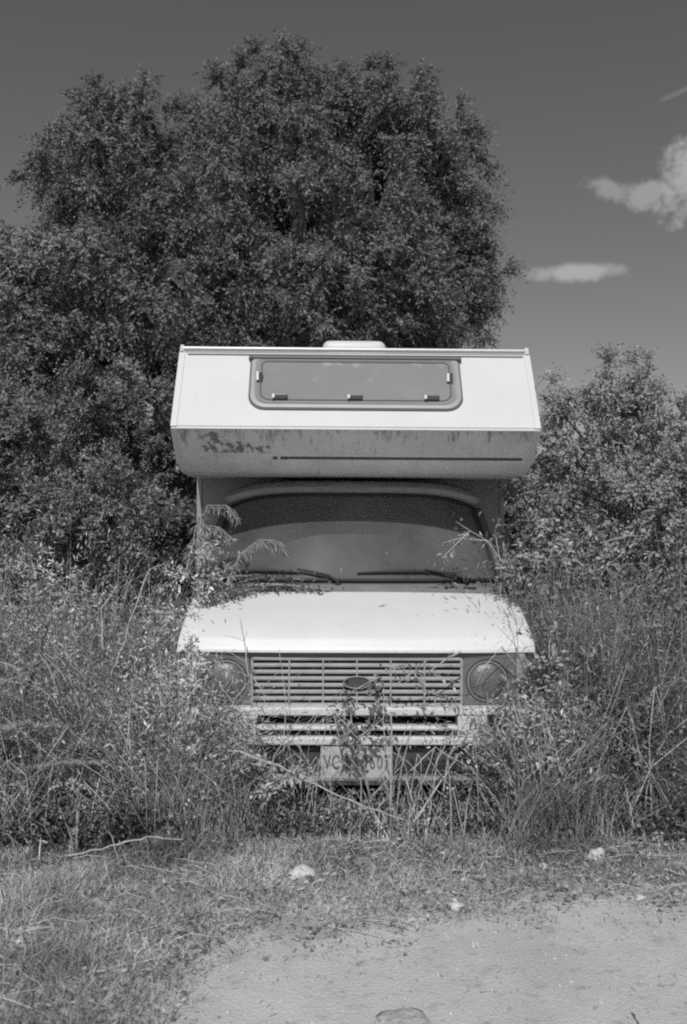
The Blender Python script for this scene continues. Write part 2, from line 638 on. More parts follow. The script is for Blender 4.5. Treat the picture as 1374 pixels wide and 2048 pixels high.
gfr.inputs['IOR'].default_value = 1.6
gm2 = n_.new('ShaderNodeMixShader')
l_.new(gfr.outputs[0], gm2.inputs[0])
l_.new(gmx.outputs[0], gm2.inputs[1])
l_.new(ggl.outputs[0], gm2.inputs[2])
l_.new(gm2.outputs[0], n_['Material Output'].inputs[0])

van = thing('camper_van', 'abandoned pale camper van with overcab sleeping box, half sunk in weeds facing the track', 'camper van', (0.08, 5.0, 0), R(1.1))

HW = 1.0875
# living box with the overcab nose
box_prof = [(0.35, 2.20), (0.66, 2.70), (0.78, 2.735), (4.7, 2.76), (4.75, 2.70), (4.75, 0.45), (1.45, 0.45), (1.45, 1.965), (1.0, 1.955), (0.74, 1.958), (0.64, 1.97), (0.575, 2.01)]
MB().prism(box_prof, -HW, HW).build('living_box', M_white, van, bevel=0.006)
# grimy lower nose panel, skin over the box (2.5 mm proud)
def face_pt(a, b, x, f, off):
    a, b = Vector((0, *a)), Vector((0, *b))
    p = a.lerp(b, f)
    d = (b - a).normalized()
    n = Vector((0, -d.z, d.y))
    if n.y > 0:
        n = -n
    q = p + n * off
    return Vector((x, q.y, q.z))


LA, LB = (0.352, 2.197), (0.575, 2.012)       # lower face
UA, UB = (0.35, 2.20), (0.66, 2.70)           # upper face
prof2 = [(0.575, 2.01), (0.64, 1.97), (0.74, 1.958), (1.0, 1.955)]


def lowoff(f, x, off):
    return face_pt(LA, LB, x, f, off)


xs = np.linspace(-HW + .012, HW - .012, 30)
rows = []
for f in (0, .3, .6, .70, .72, .74, .90, .92, .94, 1.0):
    o = 0.006 if f not in (.72, .92) else 0.001
    rows.append([lowoff(f, x, o) for x in xs])
for (y, z) in [(0.645, 1.962), (0.745, 1.951), (1.0, 1.949), (1.44, 1.955)]:
    rows.append([Vector((x, y, z)) for x in xs])
MB().grid(rows).build('lower_nose_panel', M_lowface, van, smooth=True)
# dark pin stripe and remnants of worn-off lettering
st = MB()
a = [lowoff(.80, x, .0085) for x in (-.40, 1.02)]
b2 = [lowoff(.87, x, .0085) for x in (-.40, 1.02)]
st.grid([a, b2])
for x in (-.50, -.455, -.43):
    st.grid([[lowoff(.80, x, .0085), lowoff(.80, x + .028, .0085)], [lowoff(.88, x, .0085), lowoff(.88, x + .026, .0085)]])
st.build('pin_stripe', mat('stripe_grey', 0.06, .7), van)
# ghost of a faded script decal: separate soft strokes, illegible in the photograph too
M_res = bpy.data.materials.new('decal_residue')
M_res.use_nodes = True
rn_, rl_ = M_res.node_tree.nodes, M_res.node_tree.links
rp = rn_['Principled BSDF']
rp.inputs['Base Color'].default_value = (.19, .19, .19, 1)
rp.inputs['Roughness'].default_value = .8
rt = rn_.new('ShaderNodeTexCoord')
rm = rn_.new('ShaderNodeMapping')
rm.inputs['Scale'].default_value = (34, 20, 24)
rl_.new(rt.outputs['Object'], rm.inputs['Vector'])
rno = rn_.new('ShaderNodeTexNoise')
rno.inputs['Scale'].default_value = 1.0
rno.inputs['Detail'].default_value = 7
rl_.new(rm.outputs[0], rno.inputs['Vector'])
rr_ = rn_.new('ShaderNodeMapRange')
rr_.interpolation_type = 'SMOOTHSTEP'
rl_.new(rno.outputs[0], rr_.inputs['Value'])
rr_.inputs['From Min'].default_value = .44
rr_.inputs['From Max'].default_value = .66
rr_.inputs['To Max'].default_value = .8
rtr = rn_.new('ShaderNodeBsdfTransparent')
rmx = rn_.new('ShaderNodeMixShader')
rl_.new(rr_.outputs[0], rmx.inputs[0])
rl_.new(rtr.outputs[0], rmx.inputs[1])
rl_.new(rp.outputs[0], rmx.inputs[2])
rl_.new(rmx.outputs[0], rn_['Material Output'].inputs[0])
gd = MB()
# worn-off script decal: one tall capital stroke and a run of low letters, illegible in the photograph too
up = [(-.93, .34), (-.91, .14), (-.86, .08), (-.80, .12), (-.77, .30), (-.70, .36), (-.62, .42), (-.54, .44), (-.50, .52)]
lo = [(-.93, .52), (-.91, .66), (-.86, .70), (-.80, .70), (-.77, .70), (-.70, .70), (-.62, .70), (-.54, .70), (-.50, .66)]
gd.grid([[lowoff(f, x, .0085) for x, f in up], [lowoff(f, x, .0085) for x, f in lo]])
gd.build('faded_decal', M_res, van)
# upper face skin and window
xs = np.linspace(-HW + .03, HW - .03, 12)
MB().grid([[face_pt(UA, UB, x, f, .004) for x in xs] for f in (0.012, .3, .6, .985)]).build('upper_nose_panel', M_white, van)
# corner trims
for s in (-1, 1):
    t = MB()
    w = .032
    for (A_, B_, o_) in ((UA, UB, .010), (LA, LB, .009)):
        r0 = [face_pt(A_, B_, s * (HW + .004), f, o_) for f in (-.0, 1.0)]
        r1 = [face_pt(A_, B_, s * (HW - w), f, o_) for f in (-.0, 1.0)]
        r2 = [face_pt(A_, B_, s * (HW - w), f, .001) for f in (-.0, 1.0)]
        r3 = [face_pt(A_, B_, s * (HW + .004), f, -.03) for f in (-.0, 1.0)]
        t.grid([r3, r0, r1, r2])
    t.build('corner_trim', M_white, van)
    MB().box(s * (HW + .002) - .004, s * (HW + .002) + .004, 1.455, 4.7, 2.66, 2.72, .003).build('roof_edge_trim', M_alu, van)
# lip between the two faces
MB().tube([lowoff(0.0, -HW, .004), lowoff(0.0, HW, .004)], .007, 8).build('nose_lip', M_white, van)
# gutter rail along the top of the nose
gr = MB()
gr.tube([face_pt(UA, UB, x, 1.035, .012) for x in (-HW + .02, HW - .02)], .014, 8)
gr.build('roof_rail', M_alu, van, smooth=True)
MB().grid([[face_pt(UA, UB, x, .955, .006) for x in (-HW + .05, HW - .04)], [face_pt(UA, UB, x, .975, .006) for x in (-HW + .05, HW - .04)]]).build('rail_gap_shade', mat('rail_gap_shade_grey', .07, .8), van)  # flat dark strip on the face, painting the shade under the rail
for s in (-1, 1):
    MB().tube([face_pt(UA, UB, s * (HW - .012), .99, .008), face_pt(UA, UB, s * (HW - .012), 1.07, .012)], .015, 8).build('rail_end_cap', M_white, van)
# roof vent
rv = MB()
prof = [(.205, 0), (.205, .03), (.19, .06), (.15, .072), (.0, .076)]
for r, z in [(0, 0)]:
    pass
def rrect(hx, hy, r, n=6):
    out = []
    for cx, cy, a0 in ((hx - r, hy - r, 0), (-hx + r, hy - r, 90), (-hx + r, -hy + r, 180), (hx - r, -hy + r, 270)):
        for k in range(n + 1):
            a = R(a0 + 90 * k / n)
            out.append((cx + r * math.cos(a), cy + r * math.sin(a)))
    return out
rings = []
for sc, z in ((1.0, 2.735), (1.0, 2.775), (.97, 2.80), (.90, 2.817), (.6, 2.822)):
    rings.append([Vector((x * sc, 1.02 + y * sc, z)) for x, y in rrect(.205, .205, .05)])
rings = [r + [r[0]] for r in rings]
rv.grid(rings)
rv.bm.faces.new([rv.bm.verts.new(p) for p in rings[-1][:-1]])
bmesh.ops.remove_doubles(rv.bm, verts=rv.bm.verts, dist=1e-4)
rv.build('roof_vent', M_white, van, smooth=True, angle=1.2)

# overcab window --------------------------------------------------
def upt(x, f, off):
    return face_pt(UA, UB, x, f, off)


def win_outline(hw, f0, f1, r, topr, off, n=7):
    """outline on the sloping face; r, topr radii in metres; slope length .588 m"""
    SL = 0.588
    z0, z1 = f0 * SL, f1 * SL
    out = []
    for cx, cz, a0, rad in ((hw - topr, z1 - topr, 0, topr), (-hw + topr, z1 - topr, 90, topr), (-hw + r, z0 + r, 180, r), (hw - r, z0 + r, 270, r)):
        for k in range(n + 1):
            a = R(a0 + 90 * k / n)
            out.append(upt(cx + rad * math.cos(a), (cz + rad * math.sin(a)) / SL, off))
    return out


def ring_between(mb, A, B):
    n = len(A)
    va = [mb.bm.verts.new(p) for p in A]
    vb = [mb.bm.verts.new(p) for p in B]
    for i in range(n):
        mb.bm.faces.new((va[i], va[(i + 1) % n], vb[(i + 1) % n], vb[i]))


win = MB()
o1 = win_outline(.635, .235, .885, .095, .02, .004)
o2 = win_outline(.635, .235, .885, .095, .02, .020)
o3 = win_outline(.612, .270, .872, .080, .02, .024)
o4 = win_outline(.600, .290, .862, .070, .02, .016)
for a_, b_2 in ((o1, o2), (o2, o3), (o3, o4)):
    ring_between(win, a_, b_2)
wf = win.build('window_frame', M_frame, van)
sl = MB()
pts = win_outline(.640, .228, .890, .098, .02, .008)
sl.tube(pts, .007, 6, closed=True)
sl.build('outer_seal', M_seal, wf)
pn = MB()
pts = win_outline(.600, .290, .862, .070, .02, .018)
pn.bm.faces.new([pn.bm.verts.new(p) for p in pts])
pn.build('window_pane', M_pane, wf)
sl = MB()
sl.tube(win_outline(.575, .335, .85, .060, .03, .019), .0045, 6, closed=True)
sl.build('inner_seal', mat('inner_seal_grey', .09, .6), wf)
hr = MB()
hr.tube([upt(-.655, .905, .022), upt(.655, .905, .022)], .010, 8)
for s in (-1, 1):
    hr.tube([upt(s * .645, .905, .022), upt(s * .645, .875, .022)], .013, 8)
hr.build('hinge_rail', mat('hinge_rail_grey', .10, .5), wf)
for x, f, v in ((-.45, .36, 0), (.0, .36, 0), (.46, .36, 0), (-.578, .62, 1), (.578, .62, 1)):
    lt = MB()
    c = upt(x, f, .030)
    dx, dz = (.040, .016) if not v else (.013, .036)
    lt.box(c.x - dx, c.x + dx, c.y - .012, c.y + .014, c.z - dz, c.z + dz, .006)
    lb = lt.build('window_latch', mat('latch_dark', .05, .4) if 'latch_dark' not in bpy.data.materials else bpy.data.materials['latch_dark'], wf)
    tn = MB()
    tn.box(c.x - dx - .012, c.x - dx + .004, c.y - .022, c.y - .006, c.z - dz * .6, c.z + dz * .8, .003)
    tn.build('latch_stud', bpy.data.materials.get('latch_stud_pale') or mat('latch_stud_pale', .7, .3), wf)

# front box wall edge trims beside the cab
for s in (-1, 1):
    MB().box(s * 1.07 - .018, s * 1.07 + .018, 1.435, 1.449, .5, 1.95, .003).build('wall_corner_trim', M_cab, van)
MB().box(-1.05, 1.05, 1.443, 1.4485, .5, 1.952).build('wall_panel', M_cab, van)

# bonnet ---------------------------------------------------------
def bonnet(u, v):
    """u -1..1 across, v 0 front lip .. 1 rear"""
    y = 0.03 + 0.53 * v
    s = abs(u)
    hw = 0.998 - 0.002 * v - 0.03 * max(0.0, v - .92) / .08
    x = hw * (math.sin(u * math.pi / 2 * .999)) if False else hw * u
    h = 0.030 + 0.268 * (0.74 * v ** 0.5 + 0.26 * v)
    # flat crown, then a round shoulder that turns down over the wings
    sh = 0.08
    e = max(0.0, (s - (1 - sh)) / sh)
    z = 0.925 + h * max(0.0, 1 - e ** 6) ** 0.20
    z -= 0.012 * s * s * v
    if v < .12:
        y += 0
    y += 0.05 * s ** 4 * (1 - v)
    return Vector((x, y, z))


us = [math.sin(t * math.pi / 2) for t in np.linspace(-1, 1, 121)]
vs = [0, .03, .07, .13, .2, .3, .4, .5, .6, .7, .8, .9, .97, 1]
rows = [[bonnet(u, v) for u in us] for v in vs]
lip0 = [Vector((p.x, p.y - .012, p.z - .012)) for p in rows[0]]
lip1 = [Vector((p.x, p.y - .012, p.z - .030)) for p in rows[0]]
lip2 = [Vector((p.x * .99, p.y + .02, p.z - .034)) for p in rows[0]]
rear = [Vector((p.x, p.y + .004, p.z - .025)) for p in rows[-1]]
MB().grid([lip2, lip1, lip0] + rows + [rear]).build('bonnet', M_hood, van, smooth=True, solid=.004, angle=1.0)

# cowl between bonnet and windscreen
HWB, HWT = 0.93, 0.80


def glassp(u, v, off=0.0):
    hw = HWB + (HWT - HWB) * v
    x = u * hw
    y = 0.67 + 0.27 * v + 0.15 * abs(u) ** 2.4
    z = 1.285 + 0.545 * v - 0.075 * abs(u) ** 5 * v
    return Vector((x, y - off * .85, z + off * .5))


uu = np.linspace(-1, 1, 33)
c0 = [Vector((u * .955, .54, 1.195 - .05 * abs(u) ** 4)) for u in uu]
c1 = [Vector((u * .95, .585, 1.222 - .04 * abs(u) ** 4)) for u in uu]
c2 = [glassp(u, 0, .02) + Vector((0, -.03, -.035)) for u in uu]
c3 = [glassp(u, 0, .0) + Vector((0, .02, -.01)) for u in uu]
cw = MB().grid([c0, c1, c2, c3]).build('cowl', M_cowl, van, smooth=True, solid=.004)
sl = MB()
for k in range(13):
    x = -.72 + k * .12
    y0, z0 = .62 + .05 * (x / .93) ** 2, 1.243
    sl.box(x - .04, x + .04, y0 - .004, y0 + .004, z0 - .004, z0 + .007)
sl.build('cowl_slots', M_black, cw)
# windscreen
MB().grid([[glassp(u, v) for u in uu] for v in np.linspace(0, 1, 17)]).build('windscreen', M_glass, van, smooth=True, angle=0)
ws = bpy.data.objects['windscreen']
per = [glassp(u, 0, .004) for u in uu] + [glassp(1, v, .004) for v in np.linspace(0, 1, 12)[1:]] + [glassp(u, 1, .004) for u in uu[::-1][1:]] + [glassp(-1, v, .004) for v in np.linspace(1, 0, 12)[1:-1]]
MB().tube(per, .014, 6, closed=True).build('windscreen_seal', M_black, ws, smooth=True)
# header and cab roof
h0 = [glassp(u, 1, -.004) + Vector((0, 0, .004)) for u in uu]
h1 = [Vector((u * (HWT + .03), glassp(u, 1).y - .028, glassp(u, 1).z + .022)) for u in uu]
h2 = [Vector((u * (HWT + .055), glassp(u, 1).y - .018, glassp(u, 1).z + .050)) for u in uu]
h3 = [Vector((u * (HWT + .07), glassp(u, 1).y + .03, glassp(u, 1).z + .085 - .02 * abs(u) ** 4)) for u in uu]
h4 = [Vector((u * (HWT + .08), 1.22, 1.944 - .11 * abs(u) ** 5)) for u in uu]
h5 = [Vector((u * (HWT + .09), 1.44, 1.945 - .11 * abs(u) ** 5)) for u in uu]
MB().grid([h0, h1, h2, h3, h4, h5]).build('cab_roof', M_cab, van, smooth=True, solid=.004)
# pillars and cab sides
for s in (-1, 1):
    rows = []
    for v in np.linspace(0, 1, 10):
        g = glassp(s, v)
        a1 = g + Vector((s * .045, -.004, 0))
        a2 = Vector((g.x + s * .075, g.y + .06, g.z))
        a3 = Vector((g.x + s * .085, 1.442, g.z))
        rows.append([g + Vector((0, .01, 0)), a1, a2, a3])
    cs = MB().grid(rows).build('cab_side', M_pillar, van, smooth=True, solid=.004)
    w = MB()
    rws = []
    for v in (.12, .85):
        g = glassp(s, v)
        rws.append([Vector((g.x + s * .083, g.y + .16, g.z)), Vector((g.x + s * .090, 1.38, g.z))])
    w.grid(rws)
    w.build('side_window', M_glass, cs)
    # door and wing below the belt
    path = [(s * .885, .055), (s * .93, .062), (s * .962, .10), (s * .975, .18), (s * .978, .5), (s * .955, .58), (s * .945, .62), (s * .95, .9), (s * .97, 1.442)]
    rows = []
    for z in (.36, .5, .7, .9, .925):
        rows.append([Vector((x * (1 - .02 * (z < .45)), y, z)) for x, y in path])
    top = []
    for x, y in path:
        top.append(Vector((x * .985, y + .004, .935 if y < .54 else (1.10 if y < .6 else 1.27))))
    rows.append(top)
    MB().grid(rows).build('front_wing', M_cab, van, smooth=True, solid=.004, angle=1)

# nose fascia ----------------------------------------------------
FY = 0.052
fb = MB()
fb.box(-.9, .9, FY, FY + .03, .895, .925)
fb.box(-.9, .9, FY, FY + .03, .615, .632)
fb.build('grille_surround', M_grey, van)
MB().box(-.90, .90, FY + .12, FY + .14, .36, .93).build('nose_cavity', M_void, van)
# headlamp panels with round openings
for s in (-1, 1):
    cx, cz, rad = s * .725, .765, .150
    x0, x1 = sorted((s * .585, s * .885))
    z0, z1 = .6335, .8935
    mb = MB()
    n = 64
    A, B, Cc = [], [], []
    rad_ = .121
    for k in range(n):
        a = 2 * math.pi * k / n
        ca, sa = math.cos(a), math.sin(a)
        tx_ = ((x1 - cx) / ca if ca > 1e-6 else ((x0 - cx) / ca if ca < -1e-6 else 1e9))
        tz_ = ((z1 - cz) / sa if sa > 1e-6 else ((z0 - cz) / sa if sa < -1e-6 else 1e9))
        t_ = min(tx_, tz_)
        B.append(Vector((cx + ca * t_, FY + .002, cz + sa * t_)))
        A.append(Vector((cx + ca * rad_, FY + .002, cz + sa * rad_)))
        Cc.append(Vector((cx + ca * rad_ * .97, FY + .055, cz + sa * rad_ * .97)))
    ring_between(mb, B, A)
    ring_between(mb, A, Cc)
    mb.build('headlamp_panel', M_grey, van)
    hl = MB().lathe([(.118, .052), (.118, .012), (.112, .004), (.104, .004), (.100, .018)], (cx - s * .0, FY, cz), seg=40).build('headlight', M_chrome, van, smooth=True)
    MB().lathe([(.102, .016), (.095, .004), (.07, -.006), (.035, -.012), (.002, -.014)], (cx, FY, cz), seg=40).build('headlight_lens', M_lens, hl, smooth=True, angle=0)
    # vertical edge strip beside the panel
    MB().box(s * .892 - .009, s * .892 + .009, FY - .008, FY + .02, .6335, .8935, .003).build('edge_strip', M_grille, van)
# grille
gl = MB()
z0g = .895
for k in range(8):
    zc = .887 - k * .0365
    # rounded bar: half ellipse profile
    prof = [(FY + .05, zc + .0115), (FY + .006, zc + .0115), (FY - .001, zc + .008), (FY - .003, zc), (FY - .001, zc - .008), (FY + .006, zc - .0115), (FY + .05, zc - .0115)]
    gl.prism(prof, -.572, .572)
g = gl.build('grille', M_grille, van)
for k in range(-2, 3):
    x = k * .187
    rb = MB()
    rb.box(x - .004, x + .004, FY - .006, FY + .02, .6335, .8935)
    rb.build('grille_rib', M_grille, g)
for s in (-1, 1):
    rb = MB()
    rb.box(s * .579 - .0065, s * .579 + .0065, FY - .009, FY + .03, .6345, .893)
    rb.build('grille_end_strip', M_grille, g)
bd = MB().lathe([(.078, .0), (.078, -.014), (.070, -.018), (.066, -.012), (.002, -.011)], (0, FY - .004, .760), seg=40, sz=.44).build('grille_badge', mat('badge_enamel', .07, .85, spec=.2), van, smooth=True)
MB().tube([(.074 * math.cos(a), FY - .020, .760 + .0325 * math.sin(a)) for a in np.linspace(0, 2 * math.pi, 40)[:-1]], .003, 6, closed=True).build('badge_rim', M_frame, bd)

# bumper with two slots ------------------------------------------
BY = -0.02
bp_ = MB()
def bprof(z0, z1, d=0.0):
    return [(BY + .10, z1), (BY + .012, z1), (BY, z1 - .008), (BY + d, z0 + .006), (BY + .008 + d, z0), (BY + .10, z0)]
bp_.prism(bprof(.585, .632), -.95, .95)
bp_.prism(bprof(.505, .532), -.548, .548)
bp_.prism(bprof(.425, .472), -.95, .95)
for s in (-1, 1):
    xa, xb = sorted((s * .55, s * .945))
    bp_.box(xa, xb, BY + .0022, BY + .098, .4715, .5855)
bmp = bp_.build('bumper', M_bumper, van, bevel=.004)
for s in (-1, 1):
    MB().box(s * .745 - .036, s * .745 + .036, BY - .045, BY + .004, .40, .60, .014).build('overrider', M_black, van)
# valance, lower bar, plate
vp = [(.06, .422), (.035, .40), (.03, .33), (.045, .262), (.10, .262), (.10, .422)]
MB().prism(vp, -.93, .93).build('valance', M_valance, van, bevel=.004)
MB().prism([(.0, .258), (-.012, .235), (.0, .205), (.08, .205), (.08, .258)], -.80, .80).build('valance_bar', M_valbar, van, bevel=.003)
pl = MB().box(-.198, .192, -.012, -.004, .245, .418, .002).build('license_plate', M_plate, van)
for s in (-.185, .18):
    MB().box(s - .004, s + .004, -.003, .034, .30, .36).build('plate_bracket', M_valance, pl)
for ch, px in (('V', 658), ('C', 675), ('5', 700), ('1', 716), ('0', 732), ('6', 748), ('0', 763), ('7', 777)):
    cu = bpy.data.curves.new('plate_character', 'FONT')
    cu.body = ch
    cu.size = .108
    cu.align_x = 'CENTER'
    cu.extrude = .0015
    cu.offset = .0012
    tmp = bpy.data.objects.new('tmp', cu)
    link(tmp)
    dg = bpy.context.evaluated_depsgraph_get()
    me = bpy.data.meshes.new_from_object(tmp.evaluated_get(dg))
    bpy.data.objects.remove(tmp)
    o = bpy.data.objects.new('plate_character', me)
    me.materials.clear()
    me.materials.append(M_plate_ink)
    link(o, pl)
    o.location = ((px - 687) / FPX * 4.98 - .083, -.0145, .300)
    o.rotation_euler = (R(90), 0, 0)
    o.scale = (.62, 1, 1)

# wipers
def wiper(xp, xt, xb0, xb1):
    g0 = glassp(xp / HWB, 0) + Vector((0, -.035, -.022))
    w = MB()
    w.lathe([(.001, .03), (.017, .03), (.019, .0), (.001, -.0)][::-1], g0, axis='Z', seg=12)
    elbow = glassp((xp * .75 + xt * .25) / HWB, .035, .03)
    tip = glassp(xt / HWB, .105, .028)
    w.tube([g0 + Vector((0, 0, .02)), elbow, tip], [.012, .011, .007], 6)
    o = w.build('wiper', M_black, van, smooth=True)
    b = MB()
    pts = [glassp(x / HWB, .075 + .02 * math.sin(k / 8 * math.pi), .012) for k, x in enumerate(np.linspace(xb0, xb1, 9))]
    b.tube(pts, [.006, .010, .012, .014, .016, .014, .012, .009, .006], 6)
    b.build('wiper_blade', M_black, o)


wiper(-.10, -.36, -.80, -.34)
wiper(.71, .45, .02, .66)
# cab interior: dashboard, seats, steering wheel
MB().prism([(.80, 1.17), (.82, 1.25), (1.0, 1.27), (1.12, 1.19), (1.1, .9), (.8, .9)], -.9, .9).build('dashboard', M_valance, van, bevel=.01)
for x in (-.45, .45):
    st_ = MB().box(x - .24, x + .24, 1.22, 1.40, .95, 1.45, .05).build('seat_back', M_valance, van)
    MB().box(x - .12, x + .12, 1.26, 1.36, 1.46, 1.62, .03).build('head_rest', M_valance, st_)
sw = MB()
sw.tube([(.42 + .19 * math.cos(a), 1.14 + .10 * math.sin(a), 1.23 + .13 * math.sin(a)) for a in np.linspace(0, 2 * math.pi, 30)[:-1]], .012, 6, closed=True)
sw.tube([(.24, 1.14, 1.23), (.60, 1.14, 1.23)], .010, 6)
sw.build('steering_wheel', M_black, van)
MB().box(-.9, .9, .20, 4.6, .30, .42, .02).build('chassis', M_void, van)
# wheels
for x, y in ((-.80, .62), (.80, .62), (-.85, 3.3), (.85, 3.3)):
    s = 1 if x > 0 else -1
    w = MB().lathe([(.20, -.08), (.28, -.09), (.315, -.07), (.32, 0), (.315, .07), (.28, .09), (.20, .08)], (x, y, .30), axis='X', seg=36)
    wo = w.build('wheel', M_tyre, van, smooth=True, angle=.8)
    MB().lathe([(.20, s * .075), (.18, s * .04), (.09, s * .03), (.07, s * .07), (.002, s * .08)], (x, y, .30), axis='X', seg=30).build('wheel_rim', M_grey, wo, smooth=True)
# side body trim, side window of the box and rear lamps so it stands as a vehicle from the side
for s in (-1, 1):
    q = MB().box(s * HW - .012 if s > 0 else -HW - .008, s * HW + .008 if s > 0 else -HW + .012, 2.2, 3.2, 1.35, 1.85, .006).build('side_window_frame', M_frame, van)
    MB().box(*sorted((s * (HW + .0105), s * (HW + .004))), 2.25, 3.15, 1.40, 1.80).build('side_pane', M_pane, q)
    MB().box(*sorted((s * (HW + .004), s * (HW - .01))), 1.5, 4.7, .98, 1.03, .002).build('side_stripe', M_grey, van)
    MB().box(s * .95 - .06, s * .95 + .06, 4.752, 4.78, .8, 1.05, .01).build('tail_light', M_grey, van)
VAN_GROUND = 0

# ------------------------------------------------------------------ vegetation
M_tree = leaf_mat('tree_leaf', 0.08, 0.22, trans=.03, rough=.42)
M_tree2 = leaf_mat('tree_leaf_pale', 0.12, 0.28, trans=.04, rough=.45)
M_bush = leaf_mat('bush_leaf', 0.10, 0.27, trans=.06)
M_bushr = leaf_mat('right_bush_leaf', 0.17, 0.40, trans=.08)
M_bark = mat('bark', 0.09, .9, var=.4, scale=20, bump=1, bscale=30)
M_weedleaf = leaf_mat('weed_leaf', 0.28, 0.58, trans=.08, patch=.3)
M_dry = leaf_mat('dry_blade', 0.28, 0.68, trans=.1, patch=.35)
M_green = leaf_mat('green_blade', 0.07, 0.24, trans=.1, patch=.3)
M_turf = leaf_mat('turf_blade', 0.20, 0.56, trans=.25, patch=.5)
M_stalk = mat('dry_stalk', 0.38, .8, var=.5, scale=60)
M_darkstick = mat('dark_stick', 0.03, .8, var=.3, scale=20)
M_stone = mat('pale_stone', 0.52, .9, var=.25, scale=25, bump=.6, bscale=40)
M_plume = leaf_mat('grass_plume', 0.2, 0.5, trans=.35)


def limbs(mb, base, lobes, r0, rnd):
    top = Vector(base)
    for (cx, cy, cz, rx, ry, rz) in lobes:
        c = Vector((cx, cy, cz))
        f = rnd.uniform(.25, .6)
        st_ = Vector(base).lerp(Vector((base[0] + (cx - base[0]) * .15, base[1] + (cy - base[1]) * .15, cz)), f)
        mid = st_.lerp(c, .5) + Vector((rnd.uniform(-.2, .2), rnd.uniform(-.2, .2), rnd.uniform(0, .3)))
        mb.tube([st_, mid, c, c + Vector((rnd.uniform(-.3, .3) * rx, -ry * .6, rz * .7))], [r0 * .45, r0 * .3, r0 * .18, r0 * .05], 6)


def tree(name, label, cat, base, lobes, m, trunk_r, dens, rc, lL, lW, group=None, seed=1, trunk_top=None, **kw):
    rnd = random.Random(seed)
    t = thing(name, label, cat, base, 0, group)
    b = Vector(base)
    loc = [(l[0] - b.x, l[1] - b.y, l[2] - b.z, l[3], l[4], l[5]) for l in lobes]
    Vv, Ff, Ss = lobes_leaves(loc, dens, rc, lL, lW, **kw)
    raw_mesh('crown', Vv, Ff, Ss, m, t)
    tr = MB()
    hz = trunk_top if trunk_top else max(l[2] for l in loc) * .8
    pts = [Vector((0, 0, -.05)), Vector((.05, .03, hz * .25)), Vector((-.04, .05, hz * .55)), Vector((.06, 0, hz))]
    tr.tube(pts, [trunk_r * 1.25, trunk_r, trunk_r * .7, trunk_r * .2], 10)
    limbs(tr, (0, 0, 0), loc, trunk_r, rnd)
    tr.build('trunk', M_bark, t, smooth=True)
    return t


# big tree behind the camper (about 11 m away)
L1 = [lobe(555, 185, 66, 10.9, sz=1.2), lobe(470, 225, 50, 10.9), lobe(168, 245, 52, 10.7, sz=1.2), lobe(235, 255, 45, 10.7), lobe(310, 290, 80, 10.6), lobe(425, 270, 66, 10.8), lobe(560, 300, 95, 10.2), lobe(205, 330, 72, 10.3),
      lobe(690, 225, 62, 10.8), lobe(765, 215, 50, 10.9), lobe(800, 290, 80, 10.6), lobe(868, 265, 58, 11.0), lobe(895, 390, 66, 10.8), lobe(905, 505, 72, 10.9),
      lobe(945, 575, 56, 11.0), lobe(650, 185, 40, 10.9), lobe(870, 620, 80, 10.6), lobe(740, 400, 105, 9.9), lobe(600, 430, 95, 9.4), lobe(440, 400, 100, 9.7), lobe(500, 530, 80, 9.3),
      lobe(250, 430, 100, 9.9), lobe(150, 385, 50, 10.4), lobe(84, 335, 12, 10.6), lobe(110, 415, 40, 10.5), lobe(380, 580, 95, 9.3), lobe(640, 590, 90, 9.5), lobe(780, 540, 80, 9.9),
      lobe(270, 600, 85, 9.3), lobe(370, 700, 60, 9.8), lobe(480, 690, 70, 9.7), lobe(600, 700, 70, 10.4), lobe(720, 690, 75, 9.9), lobe(830, 690, 60, 10.6), lobe(330, 880, 120, 12.8, sz=1.5),
      lobe(480, 700, 120, 11.6), lobe(650, 500, 200, 11.9), lobe(850, 480, 105, 11.4), lobe(905, 575, 70, 11.3), lobe(835, 340, 85, 11.3), lobe(640, 280, 90, 11.3), lobe(350, 500, 200, 11.7), lobe(310, 830, 36, 9.2, sz=1.5), lobe(285, 990, 40, 9.2), lobe(190, 720, 100, 11.4)]
tree('broadleaf_tree', 'tall dark broadleaf tree rising behind the camper van', 'tree', (-.6, 10.9, 0), L1, M_tree, .22,
     17, .25, .050, .021, twigs=28, per=10, droop=.35, up=.25, inner=.74, hollow=.62, hs=3.0, seed=3)
L2 = [lobe(62, 520, 62, 9.2), lobe(-30, 560, 85, 9.3), lobe(150, 565, 80, 9.0), lobe(50, 610, 70, 8.9), lobe(-90, 640, 90, 9.0), lobe(0, 740, 110, 10.9), lobe(150, 740, 110, 10.9), lobe(100, 640, 120, 10.6),
      lobe(-190, 640, 110, 9.5)]
tree('broadleaf_tree', 'lower spreading tree at the left edge, left of the tall tree', 'tree', (-3.6, 9.9, 0), L2, M_tree2, .15,
     17, .24, .050, .021, twigs=28, per=10, droop=.35, up=.2, inner=.74, hollow=.55, hs=3.0, seed=5)
# leafy shrub on the left, nearer and paler
L3 = [lobe(70, 830, 105, 7.3), lobe(180, 830, 88, 7.2), lobe(10, 900, 120, 7.2), lobe(150, 950, 120, 7.0), lobe(230, 1030, 85, 6.9), lobe(60, 1050, 120, 6.9), lobe(-70, 960, 120, 7.2), lobe(-60, 820, 110, 7.4),
      lobe(170, 1090, 90, 6.9), lobe(-160, 1000, 150, 7.3)]
tree('leafy_shrub', 'dense pale leaved shrub at the left, below the trees', 'shrub', (-2.5, 7.4, 0), L3, M_bush, .05,
     26, .15, .036, .015, twigs=16, per=9, droop=.1, up=.5, inner=.6, hollow=.4, hs=5, seed=6, trunk_top=1.6)
